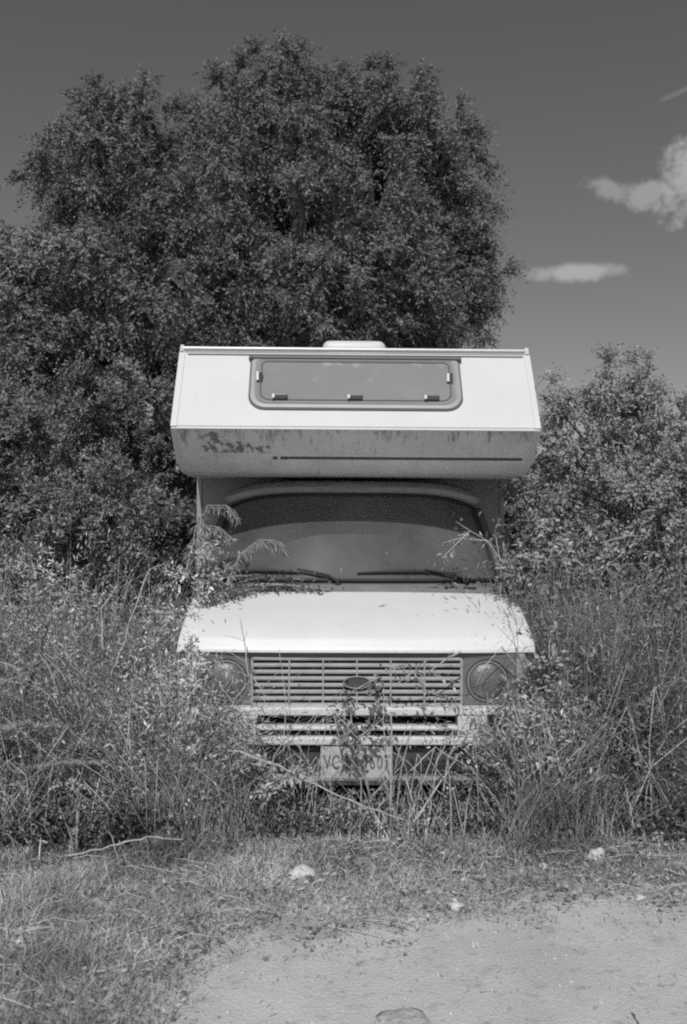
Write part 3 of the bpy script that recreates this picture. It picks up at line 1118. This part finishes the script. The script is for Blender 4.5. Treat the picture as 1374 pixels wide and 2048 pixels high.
# right bushes
L4 = [lobe(1108, 806, 38, 7.8), lobe(1190, 810, 34, 7.8), lobe(1150, 850, 70, 7.8), lobe(1222, 762, 16, 7.9, sz=1.8), lobe(1285, 770, 22, 7.9, sz=1.5), lobe(1230, 850, 66, 7.9), lobe(1310, 840, 60, 7.9), lobe(1400, 890, 60, 7.8), lobe(1150, 960, 90, 7.6), lobe(1260, 960, 100, 7.5), lobe(1370, 1010, 110, 7.5),
      lobe(1480, 930, 130, 7.9), lobe(1120, 1060, 70, 7.3)]
tree('leafy_shrub', 'tall open leaved shrub standing right of the overcab box', 'shrub', (2.6, 7.9, 0), L4, M_bushr, .05,
     28, .15, .036, .017, twigs=18, per=9, droop=.15, up=.45, inner=.55, hollow=.25, hs=5, seed=8, trunk_top=1.9)
L5 = [lobe(1023, 1115, 13, 5.42, sz=3), lobe(1150, 1130, 70, 6.3), lobe(1240, 1150, 90, 6.2), lobe(1350, 1170, 110, 6.1), lobe(1130, 1260, 75, 5.8), lobe(1230, 1290, 95, 5.7), lobe(1350, 1330, 110, 5.6), lobe(1470, 1250, 130, 6.0),
      lobe(1085, 1330, 24, 5.0, sz=1.6), lobe(1060, 1430, 38, 4.85), lobe(1030, 1505, 34, 4.82), lobe(1110, 1520, 50, 4.85), lobe(1060, 1050, 30, 6.2, sz=1.8), lobe(1180, 1400, 85, 5.3), lobe(1300, 1440, 80, 5.3), lobe(1400, 1500, 100, 5.2), lobe(1500, 1450, 120, 5.4)]
o5 = lobes_leaves(L5, 40, .13, .048, .022, twigs=8, per=7, droop=.25, up=.3, inner=.45, hollow=.92, hs=6)
tag(raw_mesh('bramble_thicket', *o5, leaf_mat('bramble_leaf', .12, .36, trans=.06, patch=.4)), 'tangled grey green bramble thicket filling the right side', 'thicket', kind='stuff')
L6 = [lobe(424, 1120, 13, 5.42, sz=2.4), lobe(40, 1190, 75, 6.2), lobe(140, 1220, 75, 6.0), lobe(260, 1240, 70, 5.8), lobe(370, 1240, 50, 5.6), lobe(60, 1330, 85, 5.6), lobe(190, 1370, 80, 5.4), lobe(310, 1370, 70, 5.3),
      lobe(20, 1480, 70, 5.1), lobe(250, 1500, 75, 5.0), lobe(370, 1490, 50, 4.95), lobe(-80, 1300, 120, 5.7), lobe(355, 1395, 36, 4.82), lobe(385, 1480, 42, 4.8), lobe(350, 1330, 40, 4.95), lobe(430, 1525, 36, 4.78), lobe(420, 1110, 30, 5.6), lobe(400, 1190, 32, 5.3), lobe(500, 1530, 30, 4.8), lobe(560, 1560, 24, 4.78), lobe(330, 1580, 45, 4.8), lobe(120, 1590, 60, 4.8), lobe(430, 1560, 40, 4.8)]
o6 = lobes_leaves(L6, 44, .11, .038, .015, twigs=8, per=6, droop=.3, up=.3, inner=.45, hollow=.95, hs=7)
tag(raw_mesh('bramble_thicket', *o6, M_weedleaf), 'tangled pale bramble and weed mass filling the left side', 'thicket', kind='stuff')
# far hedge closing the view behind everything
L7 = [(x, 14.5 + .8 * math.sin(x * 1.7), 1.2 + .35 * math.sin(x * 2.3), 1.3, 1.0, 1.5 + .3 * math.sin(x * 3.1)) for x in np.arange(-11, 13, 1.5)]
o7 = lobes_leaves(L7, 6, .38, .16, .075, twigs=6, per=6, inner=.6)
tag(raw_mesh('hedge', *o7, M_tree), 'dark hedge mass far behind the trees', 'hedge', kind='stuff')
# dark vegetation in the gap beside the camper wall
L8 = [(-1.75, 7.3, .45, .45, .7, .6), (-1.6, 10.6, .8, .8, .6, 1.0), (1.75, 7.2, .8, .35, .9, 1.0), (1.9, 9.2, 1.2, .8, .9, 1.2), (-3.6, 8.6, 1.0, 1.2, .6, 1.2)]
o8 = lobes_leaves(L8, 15, .22, .085, .036, twigs=7, per=7, inner=.4)
tag(raw_mesh('undergrowth', *o8, M_tree), 'dark leafy undergrowth along both sides of the camper van', 'undergrowth', kind='stuff')


# ------------------------------------------------------------------ grasses
def scatter(n, x0, x1, y0, y1, keep):
    x = rng.uniform(x0, x1, n)
    y = rng.uniform(y0, y1, n)
    k = keep(x, y)
    k = rng.random(n) < k
    return x[k], y[k]


def grass(name, x, y, H, lean_s, W, m, label, bias=(0, 0), curl=.7, zoff=0.0):
    n = len(x)
    P = np.stack([x, y, gh(x, y) - .005 + zoff], 1)
    lean = rng.normal(0, lean_s, (n, 2)) + np.array(bias)
    g = blades_geo(P, H, lean, W, curl)
    return g


van_l, van_r, van_f = -.93, 1.10, 4.93


def outside_van(x, y, m=0.0):
    return ~((x > van_l - m) & (x < van_r + m) & (y > van_f - m))


def clump(x, y, s=1.0, ph=0.0):
    return 0.5 + 0.25 * np.sin(x * 5.1 * s + 1.3 + ph) * np.cos(y * 4.3 * s - .4 + ph) + 0.25 * np.sin(x * 11.3 * s - y * 8.7 * s + ph)


# short turf in front
def k_turf(x, y):
    e = track_edge(x)
    d = y - e
    base = 1 / (1 + np.exp(-(d - .08 + .22 * (clump(x, y, 1.3) - .5) * 2) / .10))
    sparse = 0.010 + .10 * np.exp(np.minimum(d, 0) / .14) + .05 * np.clip(clump(x, y, 1.7, 2.0) - .72, 0, 1) * 4
    return np.maximum(base * (.35 + .65 * clump(x, y, 1.0, 1.0)), sparse * (y > 2.0))


x, y = scatter(150000, -2.6, 2.8, 2.4, 5.2, k_turf)
k = outside_van(x, y, -.3)
x, y = x[k], y[k]
e = np.clip((y - track_edge(x)) / 1.0, 0, 1)
H = (.018 + .065 * e * clump(x, y, .8, 3)) * rng.uniform(.5, 1.6, len(x)) + .008
g1 = grass('t', x, y, H, .75, rng.uniform(.0025, .0065, len(x)), M_turf, '')
tag(raw_mesh('short_grass', *g1, M_turf), 'short dry grass strip between the dirt track and the camper van', 'grass', kind='stuff')
# leaf litter and small rosettes in the turf
x, y = scatter(26000, -2.6, 2.8, 2.4, 5.0, lambda x, y: np.clip(k_turf(x, y) - .06, 0, 1) * .9)
n = len(x)
D = np.stack([rng.normal(0, 1, n), rng.normal(0, 1, n), rng.uniform(0, .7, n)], 1)
gl_ = leaves_geo(np.stack([x, y, gh(x, y) + rng.uniform(0, .03, n)], 1), D, rng.uniform(.015, .04, n), rng.uniform(.008, .018, n), face=.3)
tag(raw_mesh('leaf_litter', *gl_, leaf_mat('litter', .08, .5, trans=.15, patch=.4)), 'dry fallen leaves and small broad weeds among the short grass', 'leaf litter', kind='stuff')


# gravel strewn over the track and its edge
def pebbles(n, x0, x1, y0, y1, smin, smax, m, label):
    x = rng.uniform(x0, x1, n)
    y = rng.uniform(y0, y1, n)
    sz = smin + (smax - smin) * rng.random(n) ** 3
    base = np.array([[1, 0, 0], [0, 1, 0], [-1, 0, 0], [0, -1, 0], [0, 0, .7], [0, 0, -.7]], float)
    V_ = base[None] * sz[:, None, None] * rng.uniform(.6, 1.3, (n, 6, 1))
    V_ = V_ + np.stack([x, y, gh(x, y) + sz * .25 + .003], 1)[:, None, :]
    tri = np.array([0, 1, 4, 1, 2, 4, 2, 3, 4, 3, 0, 4, 1, 0, 5, 2, 1, 5, 3, 2, 5, 0, 3, 5])
    F_ = (np.arange(n)[:, None] * 6 + tri[None]).ravel()
    tag(raw_mesh('gravel', V_.reshape(-1, 3), F_, np.full(n * 8, 3), m), label, 'gravel', kind='stuff')


pebbles(5200, -1.6, 2.6, 2.3, 4.2, .0015, .009, leaf_mat('gravel_stone', .18, .62, trans=0.0, patch=.2), 'fine loose gravel strewn over the dirt track')

# tall weeds: height map in plan
def tall_h(x, y):
    """wanted height of the tall growth at (x, y)"""
    left = np.clip((-.80 - x) / .35, 0, 1)
    right = np.clip((x - 1.0) / .35, 0, 1)
    depth = np.clip((y - 4.45) / 1.1, 0, 1)
    h = left * (.32 + .95 * depth) + right * (.28 + 1.05 * depth)
    mid = (1 - left) * (1 - right)
    h += mid * (.05 + .10 * clump(x, y, 1.2) + .10 * (x < -.25)) * (y > 4.45)
    return h * (.40 + 1.0 * clump(x, y, .7, 4))


def k_tall(x, y):
    front = np.interp(x, [-3, -1.7, -1.2, -.9, .9, 1.2, 3], [4.4, 4.5, 4.66, 4.86, 4.9, 4.88, 4.75]) + .05 * np.sin(x * 9.1)
    a = 1 / (1 + np.exp(-(y - front) / .06))
    hole = 1 - .97 * np.exp(-((x - 1.52) / .16) ** 2 - ((y - 4.75) / .3) ** 2) - .9 * np.exp(-((x + 1.62) / .2) ** 2 - ((y - 4.6) / .22) ** 2) - .8 * np.exp(-((x + 1.0) / .14) ** 2 - ((y - 4.75) / .2) ** 2)
    return a * outside_van(x, y, .02) * (.04 + .96 * np.clip((clump(x, y, 1.25) - .36) * 2.4, 0, 1)) * np.clip(hole, 0, 1)


blobs = []
x, y = scatter(84000, -3.6, 4.2, 4.25, 7.0, k_tall)
H = tall_h(x, y) * rng.uniform(.45, 1.25, len(x))
g2 = grass('d', x, y, H, .62, rng.uniform(.003, .008, len(x)), M_dry, '', bias=(.0, -.1), curl=.9)
M_dryr = leaf_mat('dull_blade', 0.13, 0.44, trans=.2, patch=.35)
kl = np.repeat(x < 1.0, 1)


def part_geo(g, mask, nv, sizes_per):
    V_, F_, S_ = g
    idx = np.nonzero(mask)[0]
    nl = len(F_) // len(mask)
    Vn = V_.reshape(len(mask), nv, 3)[idx].reshape(-1, 3)
    tpl = F_[:nl]
    Fn = (np.arange(len(idx))[:, None] * nv + tpl[None, :]).ravel()
    return Vn, Fn, np.tile(sizes_per, len(idx))


tag(raw_mesh('tall_dull_grass', *part_geo(g2, ~kl, 7, [4, 4, 3]), M_dryr), 'dull tall grass on the right of the camper van', 'tall grass', kind='stuff')
g2 = part_geo(g2, kl, 7, [4, 4, 3])
tag(raw_mesh('tall_dry_grass', *g2, M_dry), 'tall pale dry grass blades left of the camper van', 'tall grass', kind='stuff')
x, y = scatter(70000, -3.6, 4.2, 4.35, 7.0, k_tall)
H = tall_h(x, y) * rng.uniform(.3, .95, len(x))
g3 = grass('g', x, y, H, .65, rng.uniform(.005, .012, len(x)), M_green, '', bias=(0, -.05), curl=.9)
tag(raw_mesh('tall_green_grass', *g3, M_green), 'darker green grass under the tall dry blades', 'tall grass', kind='stuff')
# weeds straight in front of the bumper, rather sparse
def k_front(x, y):
    c = np.exp(-((x + .75) / .35) ** 2) * 1.0 + np.exp(-((x - 1.05) / .2) ** 2) * .9 + .12
    return np.clip(c, 0, 1) * (.3 + .7 * clump(x, y, 2.0))


x, y = scatter(17000, -1.3, 1.5, 4.70, 4.93, k_front)
H = (.14 + .62 * np.exp(-((x + .90) / .30) ** 2) + .50 * np.exp(-((x - 1.08) / .24) ** 2) + .10 * clump(x, y, 2.4, 1)) * rng.uniform(.4, 1.35, len(x))
g4 = grass('f', x, y, H, .35, rng.uniform(.0025, .007, len(x)), M_dry, '', curl=.8)
tag(raw_mesh('bumper_weeds', *g4, M_dry), 'wispy dry weeds growing right in front of the bumper', 'weeds', kind='stuff')

# leafy weed stems with narrow leaves and small seed heads, leaning every way
def stems_leaves(x, y, H, lean_s, per, lL, lW):
    n = len(x)
    a = rng.normal(0, lean_s, (n, 2))
    t = np.tile(np.linspace(.15, 1, per), (n, 1))
    Hc = H[:, None]
    X = x[:, None] + a[:, :1] * Hc * t ** 2
    Y = y[:, None] + a[:, 1:] * Hc * t ** 2 * .7
    Z = Hc * (t - .25 * np.minimum(np.abs(a[:, :1]) + np.abs(a[:, 1:]), 1.5) * t ** 3)
    P = np.stack([X, Y, Z], -1) + rng.normal(0, .008, (n, per, 3))
    D = rng.normal(0, .7, (n, per, 3)) + np.array([0, 0, .35])
    m_ = n * per
    return leaves_geo(P.reshape(-1, 3), D.reshape(-1, 3), lL * rng.uniform(.5, 1.4, m_), lW * rng.uniform(.6, 1.4, m_), face=.3)


x1, y1 = scatter(9000, -3.2, -.82, 4.35, 6.4, k_tall)
x2, y2 = scatter(8000, 1.02, 3.2, 4.4, 6.4, k_tall)
x3, y3 = scatter(2000, -1.12, -.60, 4.76, 4.93, lambda x, y: np.ones(len(x)))
x4, y4 = scatter(1200, .86, 1.25, 4.76, 4.93, lambda x, y: np.ones(len(x)))
x5, y5 = scatter(500, -.6, .9, 4.76, 4.93, lambda x, y: .3 + .7 * clump(x, y, 2))
x, y = np.concatenate([x1, x2, x3, x4, x5]), np.concatenate([y1, y2, y3, y4, y5])
H = np.concatenate([tall_h(x1, y1) * rng.uniform(.6, 1.3, len(x1)), tall_h(x2, y2) * rng.uniform(.6, 1.3, len(x2)), rng.uniform(.25, 1.0, len(x3)) * np.clip(1 - 1.5 * (x3 + .92), .35, 1) , rng.uniform(.25, .85, len(x4)), rng.uniform(.04, .20, len(x5))])
g5 = stems_leaves(x, y, H, .35, 16, .034, .010)
msk = np.repeat(x < .95, 16)
tag(raw_mesh('leafy_weeds', *part_geo(g5, ~msk, 4, [3, 3]), leaf_mat('dull_weed_leaf', .14, .42, trans=.2, patch=.4)), 'fuzzy grey leafy weeds on the right of the camper van', 'weeds', kind='stuff')
g5 = part_geo(g5, msk, 4, [3, 3])
tag(raw_mesh('leafy_weeds', *g5, leaf_mat('weed_stem_leaf', .20, .56, trans=.08, patch=.35)), 'fuzzy pale leafy weeds mixed into the grass left and in front of the van', 'weeds', kind='stuff')

# dark low herbs at the foot of the growth and under the bumper
def k_low(x, y):
    f = np.interp(x, [-3, -1.7, -1.2, -.9, .9, 1.2, 3], [4.35, 4.42, 4.55, 4.68, 4.76, 4.76, 4.65]) + .05 * np.sin(x * 7)
    return (y > f) * (.25 + .75 * clump(x, y, 1.9, 2))


x, y = scatter(9000, -2.6, 2.8, 4.3, 5.02, k_low)
g6 = stems_leaves(x, y, rng.uniform(.05, .26, len(x)) * (.6 + .7 * clump(x, y, 1.4)), .4, 12, .034, .016)
tag(raw_mesh('low_herbs', *g6, leaf_mat('dark_herb_leaf', .05, .22, trans=.05, patch=.4)), 'dark low broad leaved herbs at the foot of the weeds and below the bumper', 'herbs', kind='stuff')


def pale_stand(n, x0, x1, y0, y1, h0, h1, label, lean=.3):
    x = rng.uniform(x0, x1, n)
    y = rng.uniform(y0, y1, n)
    H = rng.uniform(h0, h1, n) * (.75 + .5 * clump(x, y, 1.1, 2))
    g = grass('p', x, y, H, lean, rng.uniform(.004, .009, n), M_plume, '', bias=(-.05, -.05), curl=.9)
    gl2 = stems_leaves(x[:n // 2], y[:n // 2], H[:n // 2], lean, 14, .05, .007)
    tag(raw_mesh('pale_grass_stand', *join_geo([g, gl2]), M_plume), label, 'grass', kind='stuff')


pale_stand(2600, 1.15, 1.95, 5.2, 6.2, .9, 1.45, 'bleached tall grass right of the cab')
pale_stand(2600, -2.5, -1.0, 5.0, 6.0, .8, 1.25, 'bleached tall grass left of the cab', .45)

# thin random dry stems through the tall growth (uncountable)
sm = MB()
rnd = random.Random(9)
for i in range(950):
    side = rnd.random()
    if side < .50:
        x = rnd.uniform(-2.9, -.85)
    elif side < .93:
        x = rnd.uniform(1.05, 3.0)
    else:
        x = rnd.uniform(-.8, 1.0)
    mid_ = -.9 < x < 1.05
    y = rnd.uniform(4.68, 4.9) if mid_ else rnd.uniform(4.75 if x > -1.2 else 4.5, 6.3)
    h = (rnd.uniform(.15, .75) if mid_ else rnd.uniform(.35, 1.0) * (0.55 + .5 * min(1, (y - 4.3))))
    a = rnd.uniform(0, 2 * math.pi)
    ln = rnd.uniform(.05, 1.0) * h
    p0 = Vector((x, y, 0))
    p1 = p0 + Vector((math.cos(a) * ln * .35, math.sin(a) * ln * .3, h * .6))
    p2 = p0 + Vector((math.cos(a) * ln, math.sin(a) * ln * .5, h))
    pts = [p0, p1, p2]
    if rnd.random() < .5:
        pts.append(p2 + Vector((math.cos(a) * rnd.uniform(.05, .2), 0, -rnd.uniform(.02, .12))))
        pts.append(pts[-1] + Vector((math.cos(a) * rnd.uniform(.02, .14), 0, -rnd.uniform(.05, .25))))
    pts = [Vector((min(p.x, -.9) if x < -.9 and p.y > 4.9 else p.x, min(p.y, 4.9) if mid_ else p.y, p.z)) for p in pts]
    r = rnd.uniform(.0015, .0042)
    pts = [p + Vector((rnd.uniform(-1, 1), rnd.uniform(-1, 1), rnd.uniform(-1, 1))) * .006 for p in pts]
    sm.tube(pts, [r * 1.3] + [r] * (len(pts) - 2) + [r * .5], 4)
for i in range(150):                           # straws lying on the short grass
    x, y = rnd.uniform(-2.0, 2.2), rnd.uniform(3.0, 4.8)
    if y < track_edge(x) + .05:
        continue
    a, ln = rnd.gauss(0, .5), rnd.uniform(.06, .3)
    pts = [Vector((x + math.cos(a) * ln * t, y + math.sin(a) * ln * t, .015 + .03 * math.sin(t * 3.1) * rnd.random())) for t in (0, .35, .7, 1)]
    sm.tube(pts, [.0022, .0026, .002, .001], 4)
tag(sm.build('dry_stems', M_stalk, None), 'thin broken dry stems sticking out of the weeds', 'dry stems', kind='stuff')


# ------------------------------------------------------------------ single stalks and sticks one can point to
def stalk(label, pts, r, m=None, name='dry_stalk', cat='dry stalk', side=0):
    """pts: (px, py, Y) along the stalk"""
    P = [P3(*p) for p in pts]
    # soften corners with interpolated points
    rj = random.Random(len(label) * 7)
    Q = []
    for a, b in zip(P, P[1:]):
        for k in range(5):
            Q.append(a.lerp(b, k / 5) + Vector((rj.uniform(-1, 1), rj.uniform(-1, 1), rj.uniform(-1, 1))) * (.0035 + .25 * r))
    Q.append(P[-1])
    n = len(Q)
    r *= .72
    mb = MB().tube(Q, [r * (1 - .6 * i / (n - 1)) * rj.uniform(.75, 1.3) for i in range(n)], 6)
    if side:
        rn = random.Random(len(label))
        for i in range(side):
            a = Q[rn.randrange(1, n - 1)]
            d = Vector((rn.uniform(-.12, .12), rn.uniform(-.05, .02), rn.uniform(.03, .12)))
            mb.tube([a, a + d * .6, a + d + Vector((0, 0, -.01))], [r * .5, r * .4, r * .2], 4)
    o = mb.build(name, m or M_stalk, None, smooth=True)
    return tag(o, label, cat)


def gy_(py):
    return CAM_H * FPX / (py - HOR)


stalk('pale straight stalk leaning across the left headlight from the bonnet edge', [(385, 1296, 4.86), (430, 1355, 4.8), (478, 1415, 4.76)], .005, side=1)
stalk('pale stalk slanting down across the right half of the grille', [(925, 1300, 4.9), (850, 1345, 4.86), (800, 1370, 4.9)], .0055, side=3)
stalk('long pale broken stem lying below the number plate', [(470, 1500, 4.6), (560, 1530, 4.6), (650, 1575, 4.6), (740, 1612, 4.58), (810, 1635, 4.6)], .008, side=2)
stalk('forked bright stem right of the number plate, bent in an arch', [(838, 1640, 4.62), (812, 1548, 4.66), (872, 1492, 4.7), (940, 1530, 4.66)], .0055)
stalk('straight bright stem leaning right below the valance', [(828, 1640, 4.6), (895, 1542, 4.66), (925, 1500, 4.7)], .0065)
stalk('thin stem in front of the overrider on the right, tipped to the left', [(822, 1632, 4.55), (848, 1560, 4.6), (872, 1490, 4.68)], .0045)
stalk('upright knobbly stem standing before the right end of the number plate', [(783, 1610, 4.72), (781, 1530, 4.76), (768, 1440, 4.8), (770, 1370, 4.84)], .006, side=3)
stalk('thin tall stem rising through the left half of the grille', [(572, 1500, 4.7), (574, 1400, 4.76), (560, 1296, 4.82)], .0035, side=2)
stalk('branching stem with a star of dry twigs between headlight and grille', [(482, 1240, 4.86), (500, 1345, 4.8), (540, 1400, 4.76)], .005, side=6)
stalk('thin curved stalk against the right shoulder of the bonnet', [(1010, 1195, 5.3), (1034, 1250, 4.95), (1036, 1400, 4.78)], .0028, mat('grey_stalk', .16, .8))
stalk('pale twig lying along the foot of the windscreen on the left', [(385, 1168, 5.45), (470, 1152, 5.5), (530, 1150, 5.55)], .0045)
stalk('short bright broken reed among the weeds left of the bumper', [(262, 1402, 4.75), (292, 1420, 4.72), (322, 1442, 4.7)], .009)
stalk('tall bright reed standing in the left weeds beside the bonnet', [(235, 1335, 5.0), (262, 1245, 5.05), (300, 1140, 5.2), (330, 1128, 5.25)], .006)
stalk('forked bright reed in the middle of the left weeds', [(207, 1300, 4.9), (205, 1222, 4.95), (232, 1176, 5.0)], .005, side=2)
stalk('dark slanting stick standing in the weeds at the left edge', [(48, 1415, 4.9), (75, 1340, 4.95), (100, 1248, 5.05)], .014, M_darkstick, 'stick', 'stick')
stalk('long curved straw arching along the grass at the left', [(130, 1712, 4.45), (230, 1690, 4.4), (300, 1672, 4.45), (372, 1676, 4.5)], .008)
stalk('thick grey dead branch lying across the weeds at the left edge', [(-30, 1462, 4.75), (60, 1450, 4.75), (150, 1456, 4.8), (195, 1440, 4.85)], .036, mat('dead_wood', .17, .9, var=.4, scale=30, bump=.8, bscale=60), 'dead_branch', 'branch')
stalk('lower dead branch with a forked end in the weeds at the left edge', [(30, 1545, 4.62), (100, 1528, 4.62), (170, 1530, 4.64), (228, 1522, 4.66)], .034, bpy.data.materials['dead_wood'], 'dead_branch', 'branch', side=3)
stalk('pale straw lying on the grass below the number plate', [(500, 1728, gy_(1735)), (610, 1706, gy_(1715)), (690, 1692, gy_(1702)), (770, 1688, gy_(1698))], .006)
stalk('kinked bright twig lying on the grass at the lower left', [(155, 1975, gy_(1980)), (190, 1936, gy_(1944)), (250, 1926, gy_(1934)), (312, 1914, gy_(1924)), (388, 1896, gy_(1906))], .006)
stalk('thick pale stick lying at the left edge of the frame', [(-10, 1890, gy_(1900)), (22, 1922, gy_(1930)), (48, 1952, gy_(1958))], .007)
stalk('low pale straw bundle at the bottom left corner', [(68, 2005, gy_(2012)), (110, 2000, gy_(2008)), (168, 1996, gy_(2003))], .008)
stalk('dark curved twig lying on the track at the bottom right corner', [(1262, 2012, gy_(2016)), (1275, 2034, gy_(2038)), (1305, 2050, gy_(2054))], .005, M_darkstick, 'twig', 'twig')
stalk('bent bright stem in the brambles at the right', [(1200, 1082, 5.6), (1255, 1068, 5.6), (1290, 1068, 5.65)], .005)
stalk('thin bright reed standing right of the bonnet', [(1098, 1310, 4.9), (1102, 1265, 4.95), (1108, 1250, 4.95)], .005)
stalk('straight pale stem poking from the dark hollow at the right', [(1268, 1650, 4.5), (1258, 1600, 4.55), (1250, 1560, 4.6)], .004)
stalk('short pale straw with a white tip at the right edge of the grass', [(1328, 1728, gy_(1735)), (1350, 1738, gy_(1742)), (1372, 1742, gy_(1746))], .006)


# stones and scraps
def stone(px, py, w, h, label, seed, flat=.6, m=None, cat='stone', name='stone'):
    Y = gy_(py)
    p = P3(px, py, Y)
    mb = MB()
    bmesh.ops.create_icosphere(mb.bm, subdivisions=3, radius=1)
    rn = random.Random(seed)
    ph = [rn.uniform(0, 6) for _ in range(6)]
    rx, rz = w / 2 / FPX * Y, h / 2 / FPX * Y
    for v in mb.bm.verts:
        c = v.co.copy()
        k = 1 + .16 * math.sin(c.x * 3 + ph[0]) * math.cos(c.y * 3.3 + ph[1]) + .10 * math.sin(c.z * 5 + ph[2] + c.x * 4) + .05 * math.sin(c.y * 9 + ph[3])
        v.co = Vector((c.x * rx * k, c.y * rx * .8 * k, c.z * rz * k))
    o = mb.build(name, m or M_stone, None, smooth=True, angle=0)
    o.location = (p.x, p.y, float(gh(p.x, p.y)) + rz * flat)
    o.rotation_euler = (0, 0, rn.uniform(-.5, .5))
    return tag(o, label, cat)


stone(608, 1752, 54, 28, 'flat pale stone in the grass below the bumper', 1)
stone(1193, 1714, 34, 32, 'round white stone in the grass at the right', 2)
stone(1305, 1672, 42, 26, 'pale blocky stone beside the dark hollow at the right', 3)
stone(1275, 1790, 34, 9, 'thin white scrap lying at the far edge of the track', 4)
stone(1090, 1733, 22, 14, 'small pale stone left of the round white stone', 5)
stone(912, 1814, 32, 16, 'low pale stone where the grass meets the track', 6)
stone(295, 1832, 22, 14, 'small pale stone above the kinked twig', 7)
stone(300, 1880, 16, 20, 'small upright pebble above the kinked twig at the lower left', 8)
stone(565, 1738, 12, 14, 'tiny white pebble left of the flat pale stone', 9)
stone(1372, 1655, 20, 30, 'white stone cut by the right edge of the frame', 10)
stone(52, 1878, 22, 14, 'small pale stone in the grass at the left edge', 12)
stone(815, 2032, 100, 15, 'low grey clod standing in for a dark patch on the track at the bottom centre', 13, flat=.1, m=mat('grey_earth', .38, .95, var=.3, scale=30, bump=.8, bscale=60), cat='mound', name='mound')  # raised lump added in place of a soft dark patch of ground

# ------------------------------------------------------------------ plants one can point to
def sprig(name, label, cat, stems, m, lL, lW, n_leaf, r=.004, spread=.05, droop=.3, mstem=None):
    p0 = P3(*stems[0][0])
    t = thing(name, label, cat, p0)
    sb = MB()
    Ps, Ds = [], []
    for st in stems:
        pts = [P3(*p) - p0 for p in st]
        sb.tube(pts, [r * (1 - .6 * i / (len(pts) - 1)) for i in range(len(pts))], 5)
        arr = np.array([list(p) for p in pts])
        seg = np.linspace(0, len(pts) - 1.001, n_leaf) + rng.uniform(0, .0005, n_leaf)
        i0 = seg.astype(int)
        f = (seg - i0)[:, None]
        pos = arr[i0] * (1 - f) + arr[i0 + 1] * f
        d = nrm(arr[i0 + 1] - arr[i0])
        side = nrm(np.cross(d, rng.normal(0, 1, d.shape)))
        Ps.append(pos + rng.normal(0, spread * .4, pos.shape) * np.array([1, .5, 1]))
        Ds.append(d * .5 + side + np.array([0, 0, -droop]))
    sb.build('stem', mstem or M_stalk, t)
    P_, D_ = np.concatenate(Ps), np.concatenate(Ds)
    g = leaves_geo(P_, D_, lL * rng.uniform(.6, 1.2, len(P_)), lW * rng.uniform(.6, 1.2, len(P_)), face=.2)
    raw_mesh('leaves', *g, m, t)
    return t


sprig('climbing_vine', 'leafy vine climbing over the grille centre and the top of the number plate', 'vine',
      [[(716, 1500, 4.82), (705, 1440, 4.84), (700, 1385, 4.86), (745, 1360, 4.86), (770, 1365, 4.84)],
       [(716, 1500, 4.82), (680, 1470, 4.84), (668, 1420, 4.86), (690, 1375, 4.88)],
       [(716, 1500, 4.82), (748, 1450, 4.84), (762, 1390, 4.84), (750, 1365, 4.84)],
       [(700, 1490, 4.82), (730, 1465, 4.82), (760, 1440, 4.84), (785, 1420, 4.84)],
       [(700, 1385, 4.86), (690, 1440, 4.84), (710, 1480, 4.82)]], leaf_mat('vine_leaf', .08, .34, trans=.25), .050, .028, 34, spread=.05)
sprig('bramble_shoot', 'bramble shoot with dark leaves hanging over the right end of the grille', 'bramble',
      [[(790, 1370, 4.86), (830, 1340, 4.84), (880, 1350, 4.84), (915, 1365, 4.84)], [(830, 1345, 4.84), (850, 1380, 4.84), (900, 1395, 4.84)], [(770, 1330, 4.86), (800, 1335, 4.84), (850, 1325, 4.84)]],
      leaf_mat('shoot_leaf', .05, .42, trans=.2), .040, .020, 20, spread=.03)
sprig('leafy_sprig', 'leafy twig hanging in front of the right side of the windscreen', 'twig',
      [[(1010, 1130, 5.5), (975, 1080, 5.5), (940, 1060, 5.48), (912, 1042, 5.48)], [(975, 1080, 5.5), (920, 1075, 5.48), (885, 1085, 5.48)], [(940, 1060, 5.48), (900, 1100, 5.48), (885, 1115, 5.48)], [(1000, 1120, 5.5), (990, 1060, 5.5), (1000, 1035, 5.5)]],
      leaf_mat('sprig_leaf', .10, .5, trans=.3), .055, .022, 14, spread=.03)
# feathery reed plumes leaning over the windscreen on the left
for lab, pts in (('feathery grass plume arching over the lower left of the windscreen', [(455, 1165, 5.35), (480, 1110, 5.35), (520, 1080, 5.35), (550, 1082, 5.35), (568, 1096, 5.35)]),
                 ('feathery grass plume drooping before the upper left windscreen corner', [(380, 1150, 5.5), (390, 1060, 5.5), (415, 1012, 5.5), (450, 1012, 5.5), (474, 1032, 5.5)]),
                 ('feathery grass plume below the drooping one, against the cab wall', [(372, 1150, 5.45), (385, 1090, 5.45), (410, 1052, 5.45), (440, 1056, 5.45), (458, 1072, 5.45)])):
    sprig('grass_plume', lab, 'grass plume', [pts, [(a, b + 5, c + .02) for a, b, c in pts]], M_plume, .075, .007, 70, r=.003, spread=.02, droop=1.3)
# weeds creeping along the cowl, left half
sprig('creeping_weed', 'grey creeping weed lying along the windscreen foot above the bonnet', 'weed',
      [[(395, 1190, 5.42), (450, 1178, 5.46), (530, 1168, 5.50), (600, 1172, 5.52), (655, 1178, 5.54)], [(420, 1200, 5.35), (480, 1165, 5.46), (540, 1152, 5.52), (610, 1160, 5.54)],
       [(400, 1205, 5.3), (440, 1196, 5.38), (500, 1180, 5.46)]],
      leaf_mat('creeper_leaf', .06, .26, trans=.2), .035, .017, 150, spread=.07)
